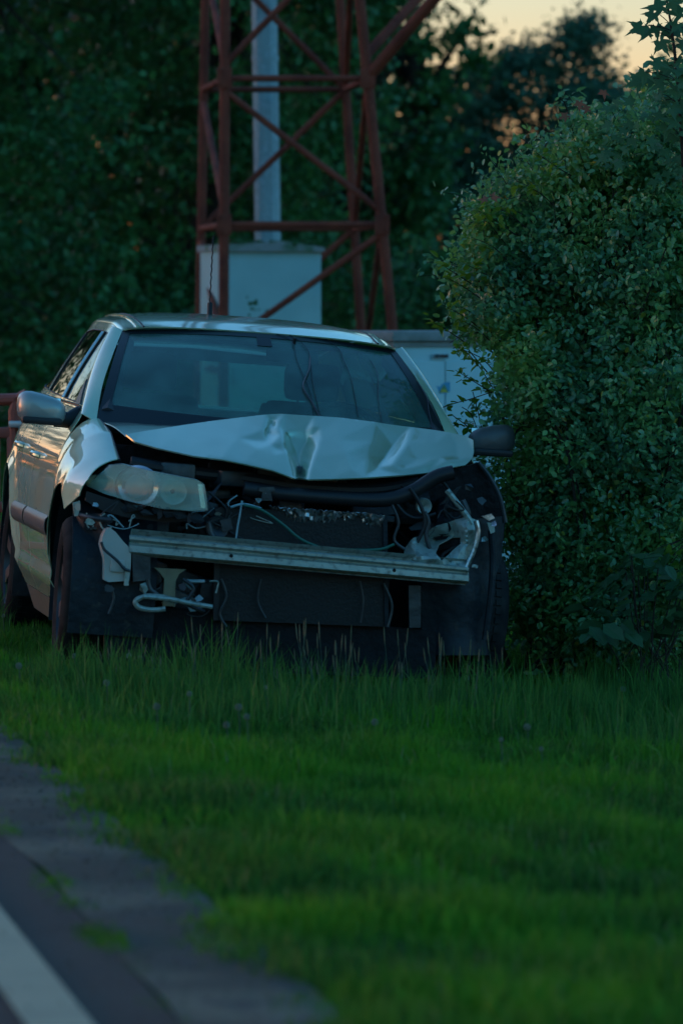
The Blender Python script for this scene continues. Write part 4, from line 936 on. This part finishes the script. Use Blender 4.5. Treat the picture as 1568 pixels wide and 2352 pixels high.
random.seed(63)
for i in range(34):
    reg = random.choice([(430, 640, 1112, 1215, .40, .48), (890, 1090, 1120, 1290, .38, .47), (300, 500, 1335, 1420, .40, .49), (200, 330, 1150, 1215, .36, .44)])
    x0_, x1_, y0_, y1_, a_, z_ = reg; px, py = random.uniform(x0_, x1_), random.uniform(y0_, y1_); pts = [(px, py)]
    for _ in range(3): px = min(x1_, max(x0_, px + random.uniform(-40, 40))); py = min(y1_, max(y0_, py + random.uniform(-28, 28))); pts.append((px, py))
    pipe('loose_wire', pts, random.uniform(a_, z_), random.choice([.002, .003, .004, .007]), random.choice(['plastic', 'steel_dark', 'steel_dark', 'galv']) if i % 5 else 'alu', 6, 4)

# ------------------------------------------------------------------ grass
def scatter_grass(name, n, s_rng, t_rng, h, wd, m, label, dens=None, lean=.35, seed=1):
    rng = np.random.default_rng(seed)
    s = rng.uniform(*s_rng, n); t = rng.uniform(*t_rng, n)
    x, y = s * math.cos(RA) - t * math.sin(RA), s * math.sin(RA) + t * math.cos(RA)
    keep = np.ones(n, bool) if dens is None else rng.uniform(size=n) < dens(s, t, x, y)
    s, t, x, y = s[keep], t[keep], x[keep], y[keep]; n = len(s)
    # in the car's frame: nothing grows through the wheels and floor
    z = np.interp(s, ZS_S, ZS_Z) - .015
    tuft = .75 + .35 * np.sin(x * 5.1 + 1.3 * np.sin(y * 2.3)) * np.sin(y * 3.7 + x) + .15 * np.sin(x * 17) * np.sin(y * 13)
    hh = h * rng.uniform(.45, 1.2, n) * tuft * np.clip((s - s_rng[0]) / .35 + .35, .35, 1)
    w = wd * rng.uniform(.6, 1.4, n); a = rng.uniform(0, 2 * np.pi, n); b = rng.uniform(0, 2 * np.pi, n)
    ln = rng.uniform(.05, 1, n) ** 1.3 * lean * 1.4
    ax = np.stack([np.cos(a), np.sin(a), np.zeros(n)], 1) * (w / 2)[:, None]
    ld = np.stack([np.cos(b), np.sin(b), np.zeros(n)], 1) * (hh * ln)[:, None]
    p0 = np.stack([x, y, z], 1); p1 = p0 + ld * .28 + np.stack([0 * x, 0 * x, hh * .55], 1); p2 = p0 + ld + np.stack([0 * x, 0 * x, hh * (1 - .3 * ln)], 1)
    V = np.stack([p0 - ax, p0 + ax, p1 - ax * .75, p1 + ax * .75, p2], 1).reshape(-1, 3)
    F = (np.array([(0, 1, 3), (0, 3, 2), (2, 3, 4)])[None] + (np.arange(n) * 5)[:, None, None]).reshape(-1, 3)
    return tag(np_mesh(name, V, F, m), label, kind='stuff')
def frame_dens(s, t, x, y):
    """thick where the photograph looks, thin beyond"""
    half = y * .067 + .5
    return np.where(np.abs(x) < half, 1.0, np.where(np.abs(x) < half + 1.5, .12, .03)) * np.where(y < 7.5, .2, 1) * np.interp(y, [10, 24, 30, 60], [1, .9, .35, .08])
edge_noise = lambda s, t: np.clip((s - 1.50 - .07 * np.sin(t * 2.1) - .05 * np.sin(t * 5.3 + 1) - .03 * np.sin(t * 13.7)) / .20, 0, 1)
scatter_grass('grass', 760000, (1.46, 9.0), (5, 34), .115, .0062, M['grass'], 'deep green unmown grass of the roadside verge', lambda s, t, x, y: frame_dens(s, t, x, y) * edge_noise(s, t) * (1 - .55 * (np.sin(x * 2.9 + 2.1 * np.sin(y * 1.3)) * np.sin(y * 2.2 + 1.1 * np.sin(x * 3.1)) > .62)), .6, 3)
scatter_grass('dry_grass', 40000, (1.5, 9.0), (6, 30), .10, .005, M['straw'], 'dry straw coloured blades among the green grass', lambda s, t, x, y: frame_dens(s, t, x, y) * (.25 + .75 * (np.sin(x * 3.3 + np.sin(y * 1.7)) * np.sin(y * 1.9) > .2)), .9, 15)
scatter_grass('rear_grass', 60000, (S_EDGE, 26), (24, 64), .16, .012, M['grass'], 'grass running on behind the car', lambda s, t, x, y: np.where(np.abs(x) < y * .08 + 2, 1., .25), .5, 4)
scatter_grass('broad_weeds', 26000, (S_EDGE + .1, 9.0), (6, 30), .10, .020, M['grass'], 'broader green weed blades mixed into the grass', frame_dens, .7, 5)
scatter_grass('seam_growth', 90000, (1.24, 1.36), (5, 26), .06, .007, M['grass'], 'thin line of moss and grass between road and shoulder', lambda s, t, x, y: np.where(y < 40, (.42 + .35 * np.sin(t * 2.3) * np.sin(t * 5.1) + .2 * np.sin(t * 11)).clip(.08, 1) * (1 - np.abs(s - 1.30) / .08).clip(0, 1), .1), .8, 6)
scatter_grass('edge_tufts', 110000, (1.42, 1.72), (5, 40), .06, .006, M['grass'], 'short grass creeping over the shoulder edge', lambda s, t, x, y: (((s - 1.42) / .24) ** 1.6).clip(0, 1) * (.35 + .8 * (np.sin(t * 6.1 + np.sin(s * 30)) * np.sin(t * 2.3) + .3)).clip(.05, 1), .7, 7)
rng = np.random.default_rng(31); gb = B()
for i in range(900):
    s_ = rng.choice([rng.uniform(1.345, 1.62), rng.uniform(1.0, 1.3)], p=[.8, .2]); t_ = rng.uniform(6, 18); x_, y_ = xy(s_, t_); r_ = rng.uniform(.0015, .005)
    gb.ico((x_, y_, float(zs(s_)) + .009), (r_, r_ * rng.uniform(.6, 1.3), r_ * .7), 1)
tag(gb.build('gravel', M['gutter'], None), 'loose grit on the worn road shoulder', kind='stuff')
# tall seeding stalks in front of the car
def stalks(n, seed):
    rng = np.random.default_rng(seed); b = B()
    for i in range(n):
        px = rng.uniform(190, 1180); Y = rng.uniform(19.2, 20.1); x = (px - CXP) / FOC * Y; z = ground_z(x, Y); h = rng.uniform(.13, .30) * (1 if px > 420 else .7); lx, ly = rng.normal(0, .02, 2)
        top_ = Vector((x + lx, Y + ly, z + h)); b.tube([(x, Y, z), (x + lx * .4, Y + ly * .4, z + h * .6), top_], [.0016, .0013, .001], 3)
        b.tube([top_ - Vector((lx, ly, h)) * .10, top_ + Vector((0, 0, .01)), top_ + Vector((lx, ly, h)) * .10 + Vector((0, 0, .012))], [.0015, .0028, .001], 4)
    return tag(b.build('seeding_stalks', M['stalk'], None), 'thin seeding grass stalks in front of the car', kind='stuff')
stalks(90, 8)
scatter_grass('tall_grass', 130000, (S_EDGE + .3, 6.5), (17.4, 25), .26, .006, M['tall'], 'taller grass tufts standing around the wrecked car', lambda s, t, x, y: np.where((np.abs(x + .2) < 2.4) & ((y < 20.3) | (x > 1.0) | (x < -1.5)), (.2 + .6 * (np.sin(x * 9 + 2 * np.sin(y * 5)) > .1)) * np.clip((y - 17.8 - .5 * np.sin(x * 3)) / 1.8, 0, 1) ** 1.3, 0), .35, 12)
# dandelion clocks
def dandelion(p, h, r):
    o = tag(empty('dandelion_clock', p), 'round pale dandelion clock standing in the green grass of the verge', 'dandelion', 'dandelion clocks in the grass')
    B().tube([(0, 0, 0), (.004, 0, h * .5), (0, .003, h)], .0022, 5).build('stem', M['stalk'], o)
    rng = np.random.default_rng(int(abs(p.x) * 1e4) % 9973); b = B()
    for i in range(70):
        d = Vector(rng.normal(size=3)).normalized(); c_ = Vector((0, .003, h)) + d * r * .78; b.tube([Vector((0, .003, h)) + d * r * .2, c_], .0005, 3)
        q = d.orthogonal().normalized(); q2 = d.cross(q)
        b.add([c_, c_ + d * r * .22 + q * r * .28, c_ + d * r * .22 + q2 * r * .28, c_ + d * r * .22 - q * r * .28, c_ + d * r * .22 - q2 * r * .28], [[0, 1, 2], [0, 2, 3], [0, 3, 4], [0, 4, 1]])
    b.ico((0, .003, h), r * .25, 1); b.build('seed_head', M['seed'], o, None)
for px, py in ((270, 1475), (297, 1512), (44, 1520), (360, 1640), (435, 1608), (665, 1522), (713, 1512), (1070, 1562), (1142, 1570), (8, 1412), (172, 1508), (322, 1515), (1072, 1500), (1242, 1700), (1150, 1700), (548, 1640), (567, 1665), (1430, 1560), (1300, 1568), (1210, 1655), (930, 1500), (520, 1642), (860, 1640), (1490, 1530), (610, 1580), (245, 1560)):
    p = on_ground(px, py + 70); dandelion(Vector((p.x, p.y, p.z)), .10 + .03 * math.sin(px), .0105 + .0025 * math.sin(py * 3.3))

# ------------------------------------------------------------------ bushes at the right
def bush(name, label, loc, blobs, n_leaf, size, m, singles=0, clump=.07, per=60, cat='bush', up=.3, seed=1, stems=60, shoots=0):
    root = tag(empty(name, loc), label, cat); rng = np.random.default_rng(seed)
    Bb = np.array(blobs, float); vol = (Bb[:, 3] * Bb[:, 4] * Bb[:, 5]) ** .67; vol /= vol.sum()
    ncl = n_leaf // per; wh = rng.choice(len(Bb), ncl, p=vol); D = rng.normal(size=(ncl, 3)); D /= np.linalg.norm(D, axis=1)[:, None]
    CC = Bb[wh, :3] + D * (rng.uniform(.35, 1, ncl) ** .45)[:, None] * Bb[wh, 3:] * (1 + .15 * rng.normal(size=ncl).clip(-2, 1.3))[:, None]
    CC[:, 2] = np.maximum(CC[:, 2], .05)
    b = B()
    for i in range(min(stems, ncl)):
        k = rng.integers(0, ncl); st_ = Vector((rng.normal(0, .25), rng.normal(0, .2), 0)); limb(b, st_, CC[k], .012, .003, .2, 5)
    for i in range(stems * 3):
        k = rng.integers(0, ncl); limb(b, Vector(CC[k]) * .8, CC[k] + rng.normal(0, .05, 3), .004, .0015, .2, 3)
    ext = []
    for i in range(shoots):
        k = rng.integers(0, ncl); d_ = Vector(D[k]) + Vector((0, -.1, .35)); d_.normalize(); p_ = Vector(CC[k]); L_ = rng.uniform(.10, .28); q_ = p_ + d_ * L_; b.tube([p_, p_.lerp(q_, .5) + Vector((0, 0, .01)), q_ - Vector((0, 0, .01))], [.0022, .0016, .001], 4)
        for t_ in np.linspace(.2, 1, int(L_ * 70)): ext.append(p_.lerp(q_, t_) + Vector(rng.normal(0, .012, 3)))
    # leaves sit in rows along short twigs
    tw = rng.normal(size=(ncl, 3)); tw[:, 2] = tw[:, 2] * .5 + .25; tw /= np.linalg.norm(tw, axis=1)[:, None]
    idx = rng.integers(0, ncl, n_leaf); al = rng.uniform(-1, 1, n_leaf)
    b.build('stems', M['bark'], root)
    C = CC[idx] + tw[idx] * (al * clump * 1.8)[:, None] + rng.normal(size=(n_leaf, 3)) * clump * .55
    if ext: C = np.concatenate([C, np.array([tuple(e) for e in ext])]); n_leaf = len(C)
    C[:, 2] = np.maximum(C[:, 2], .02)
    near = np.argsort(C[:, 1] - .25 * C[:, 2] * 0)[:max(singles * 6, 1)] if singles else np.array([], int)
    pick = rng.choice(near, singles, replace=False) if singles else np.array([], int)
    rest = np.setdiff1d(np.arange(n_leaf), pick)
    tag(leaves('foliage', C[rest], size, T_OVAL, m, root, up, rng), kind='stuff')
    if singles:
        T, F = T_OVAL; ms = []
        for v in range(8):
            me = bpy.data.meshes.new('leaf'); me.from_pydata([tuple(p * np.array((1, 1, 1 + .2 * v))) for p in T], [], [tuple(f) for f in F]); me.materials.append(m); ms.append(me)
        for i in pick:
            o = bpy.data.objects.new('leaf', ms[i % 8]); COL.objects.link(o); o.parent = root; o.location = C[i]
            o.rotation_euler = (rng.normal(0, .5), rng.normal(.2, .5), rng.uniform(0, 6.28)); o.scale = [size * rng.uniform(.8, 1.3)] * 3
    return root
def bl(px, py, Y, r, ry=.45, rz=None):          # one lobe of foliage, from the outline in the photograph
    p = at(px, py, Y); k = Y / FOC; return (p.x, p.y, p.z, r * k, ry, (rz or r) * k)
def rel(lobes, loc): return [(a - loc[0], b - loc[1], c - loc[2], d, e, f) for a, b, c, d, e, f in lobes]
bl0 = gl(1.35, 22.3)
lobes = [bl(1330, 1000, 22.3, 195, .5, 260), bl(1195, 620, 22.3, 145, .4, 130), bl(1230, 480, 22.4, 110, .35, 100), bl(1135, 725, 22.1, 60, .3, 75), bl(1225, 850, 22.0, 85, .35, 100), bl(1360, 400, 22.4, 140, .4, 120), bl(1450, 620, 22.2, 230, .5, 250), bl(1435, 375, 22.5, 120, .4, 110), bl(1300, 1280, 22.1, 130, .4, 130), bl(1500, 1000, 22.0, 220, .5, 300), bl(1550, 400, 22.3, 160, .4, 180), bl(1520, 1300, 21.9, 200, .4, 130), bl(1115, 610, 22.0, 48, .2, 45), bl(1110, 500, 22.2, 30, .15, 25), bl(1225, 1390, 22.2, 60, .25, 80), bl(1330, 1420, 21.9, 90, .3, 80), bl(1450, 1430, 21.8, 110, .3, 80), bl(1190, 1180, 22.3, 55, .2, 90)]
bush('leafy_bush', 'big green leafy bush filling the right side beside the car', bl0, rel(lobes, bl0), 112000, .033, M['leaf_bush'], 290, .055, 34, seed=5, stems=70, shoots=300, up=.05)
bl1 = gl(2.2, 23.6); lob1 = [bl(1700, 700, 23.6, 300, .8, 420), bl(1720, 1150, 23.4, 320, .8, 320), bl(1600, 350, 23.6, 200, .6, 200)]
bush('leafy_bush', 'denser back part of the hedge beyond the right edge', bl1, rel(lob1, bl1), 26000, .055, M['leaf_bush'], 0, .09, 50, seed=6)
# young bright twigs at the bush's left tips
tipc = []
for px, py in ((1100, 485), (1125, 470), (1080, 545), (1010, 605), (1075, 610), (1030, 640), (1015, 700), (1040, 730), (985, 735), (1050, 800), (1045, 850), (1185, 415), (1230, 350)): tipc.append(at(px, py, 21.85))
tr_ = gl(1.0, 21.9); tb = tag(empty('young_shoots', tr_), 'bright yellow-green young shoots at the left tips of the bush', 'shoots')
rng = np.random.default_rng(17); sb = B(); n_ = 0; T, F = T_OVAL
lm = bpy.data.meshes.new('leaf'); lm.from_pydata([tuple(p) for p in T], [], [tuple(f) for f in F]); lm.materials.append(M['leaf_lime'])
for c_ in tipc:
    c_ = c_ - Vector(tr_); ba_ = c_ + Vector((.16, .12, -.10)); limb(sb, ba_, c_, .003, .0012, .1, 4)
    for j in range(14):
        o = bpy.data.objects.new('leaf', lm); COL.objects.link(o); o.parent = tb; t = rng.uniform(.45, 1.05); o.location = ba_.lerp(c_, t) + Vector(rng.normal(0, .014, 3))
        o.rotation_euler = (rng.normal(0, .6), rng.normal(0, .5), rng.uniform(0, 6.28)); o.scale = [rng.uniform(.032, .052)] * 3
sb.build('twig', M['bark'], tb)
# branch reaching over the low cabinet
br0 = at(1110, 985, 22.0); brr = gl(br0.x, 22.0)
bo = tag(empty('bramble_spray', brr), 'thin twigs with a few lime leaves crossing in front of the low cabinet', 'branch')
sb = B(); lm2 = M['leaf_lime']
for pts in ([(1130, 900), (1075, 918), (1045, 926), (1010, 938)], [(1130, 1000), (1090, 985), (1050, 975), (1038, 985)], [(1130, 890), (1098, 840), (1060, 800), (1040, 800)], [(1095, 985), (1080, 950), (1060, 935)], [(1110, 1010), (1100, 960), (1085, 900)], [(1075, 980), (1058, 968), (1040, 955)]):
    q = [at(a, b, 21.95) - Vector(brr) for a, b in pts]; sb.tube(smooth_curve(q, 4), .0022, 5)
    for i, c_ in enumerate(smooth_curve(q, 3)):
        if i % 1 == 0:
            o = bpy.data.objects.new('leaf', lm); COL.objects.link(o); o.parent = bo; o.location = c_ + Vector(rng.normal(0, .008, 3)); o.rotation_euler = (rng.normal(0, .5), rng.normal(.2, .4), rng.uniform(0, 6.28)); o.scale = [rng.uniform(.03, .055)] * 3
sb.build('stems', M['bark'], bo)
# maple sapling against the sky
def lobed():
    out = []
    for k, (a, l) in enumerate(((-118, .50), (-58, .82), (0, 1.0), (58, .82), (118, .50))):
        a = R(a)
        for da, f in ((-.36, .40), (-.17, .66), (-.13, .60), (0, 1.0), (.13, .60), (.17, .66)): out.append((math.cos(a + da) * l * f, math.sin(a + da) * l * f, -.12 * (l * f) ** 2))
    out.append((math.cos(R(150)) * .3, math.sin(R(150)) * .3, 0)); out.append((0, 0, 0)); out.append((math.cos(R(-150)) * .3, math.sin(R(-150)) * .3, 0))
    return out
lobe = lobed(); k = len(lobe) - 3
V = [(.12, 0, .0)] + lobe; F = [[0, i, i + 1] for i in range(1, len(lobe))] + [[0, len(lobe), 1]]
mms = []
for c_ in ('leaf_maple', 'leaf_red', 'leaf_big'):
    me = bpy.data.meshes.new('leaf'); me.from_pydata([tuple(v) for v in V], [], F); me.materials.append(M[c_]); mms.append(me)
mp0 = gl(at(1580, 300, 21.6).x, 21.6)
mp = tag(empty('maple_sapling', mp0), 'maple sapling with big pointed leaves against the yellow sky, top right', 'sapling')
sb = B(); main = [at(x, y, 21.6) - Vector(mp0) for x, y in ((1600, 1400), (1590, 900), (1575, 500), (1560, 250), (1548, 120), (1535, 30), (1520, -60))]
mc = smooth_curve(main, 5); sb.tube(mc, [.014 - .011 * i / (len(mc) - 1) for i in range(len(mc))], 7)
def mleaf(px, py, s, kind=0, Y=21.6, ang=None):
    o = bpy.data.objects.new('leaf', mms[kind]); COL.objects.link(o); o.parent = mp; o.location = at(px, py, Y + rng.uniform(-.1, .1)) - Vector(mp0)
    nrm = Vector((rng.normal(0, .35), -1 + rng.normal(0, .25), .75 + rng.normal(0, .3))).normalized(); a = ang if ang is not None else rng.uniform(math.pi * .8, math.pi * 2.1)
    tip = Vector((math.cos(a), 0, math.sin(a))); tip = (tip - nrm * tip.dot(nrm)).normalized(); o.rotation_euler = Matrix((tip, nrm.cross(tip), nrm)).transposed().to_euler(); o.scale = [s] * 3
    return o
spots = [(1490, 75), (1505, 62), (1472, 60), (1515, 95), (1525, 70), (1545, 75), (1555, 55), (1565, 30), (1520, 15), (1535, 5), (1500, 30), (1560, 100), (1500, 140), (1480, 165), (1515, 165), (1535, 150), (1555, 160), (1565, 135), (1520, 190), (1500, 185), (1545, 205), (1470, 185), (1560, 190), (1510, 215), (1575, 60), (1580, 110), (1585, 170), (1600, 40), (1610, 120), (1595, 220), (1560, 240), (1540, 250), (1525, 230), (1580, 250), (1555, 280), (1530, 290), (1570, 300), (1545, 310)]
for x, y in spots:
    l_ = mleaf(x, y, rng.uniform(.065, .105)); 
    c_ = min(mc, key=lambda q: (q - l_.location).length); c_ = c_ + Vector((0, 0, -.04)); sb.tube([c_, c_.lerp(l_.location, .6) + Vector((0, 0, .01)), l_.location], .0018, 4)
for i in range(60): mleaf(rng.uniform(1380, 1640), rng.uniform(215, 420), rng.uniform(.04, .07), 0)
for x, y in ((1330, 235), (1350, 250), (1115, 458), (1130, 452), (1385, 210), (1300, 265)): mleaf(x, y, .05, 1)
sb.build('trunk', M['bark'], mp)
# big weed leaves at the bottom right
wd0 = gl(at(1480, 1450, 21.2).x, 21.2)
wp = tag(empty('weed_plant', wd0), 'large-leaved weed at the foot of the bush, bottom right', 'weed')
wmesh = lm.copy(); wmesh.materials[0] = M['leaf_big']
sb = B()
for i in range(120):
    px, py = rng.uniform(1340, 1640), rng.uniform(1270, 1470)
    if px < 1400 and py < 1330: continue
    yel = py < 1330 and px > 1480
    o = bpy.data.objects.new('leaf', wmesh); COL.objects.link(o); o.parent = wp; o.location = at(px, py, 21.2 + rng.uniform(-.25, .25)) - Vector(wd0)
    o.rotation_euler = (rng.normal(.5, .35), rng.normal(0, .4), rng.uniform(-2.6, -.5)); o.scale = [rng.uniform(.07, .13)] * 3
    if i % 6 == 0: sb.tube([(rng.normal(0, .15), rng.normal(0, .1), 0), o.location * .6, o.location], .003, 4)
sb.build('stems', M['bark'], wp)
wl0 = gl(at(1545, 1260, 21.4).x, 21.4); wy = tag(empty('yellowing_twig', wl0), 'twig with yellow-green leaves at the right edge above the weeds', 'twig'); sb = B()
for px, py in ((1500, 1262), (1515, 1280), (1530, 1255), (1545, 1275), (1560, 1262), (1535, 1300), (1555, 1300), (1575, 1280), (1580, 1255)):
    o = bpy.data.objects.new('leaf', lm); COL.objects.link(o); o.parent = wy; o.location = at(px, py, 21.4) - Vector(wl0); o.rotation_euler = (rng.normal(.8, .3), rng.normal(0, .3), rng.uniform(-2.5, -.6)); o.scale = [rng.uniform(.06, .08)] * 3
    sb.tube([at(1590, 1230, 21.45) - Vector(wl0), o.location], .002, 4)
sb.build('stems', M['bark'], wy)
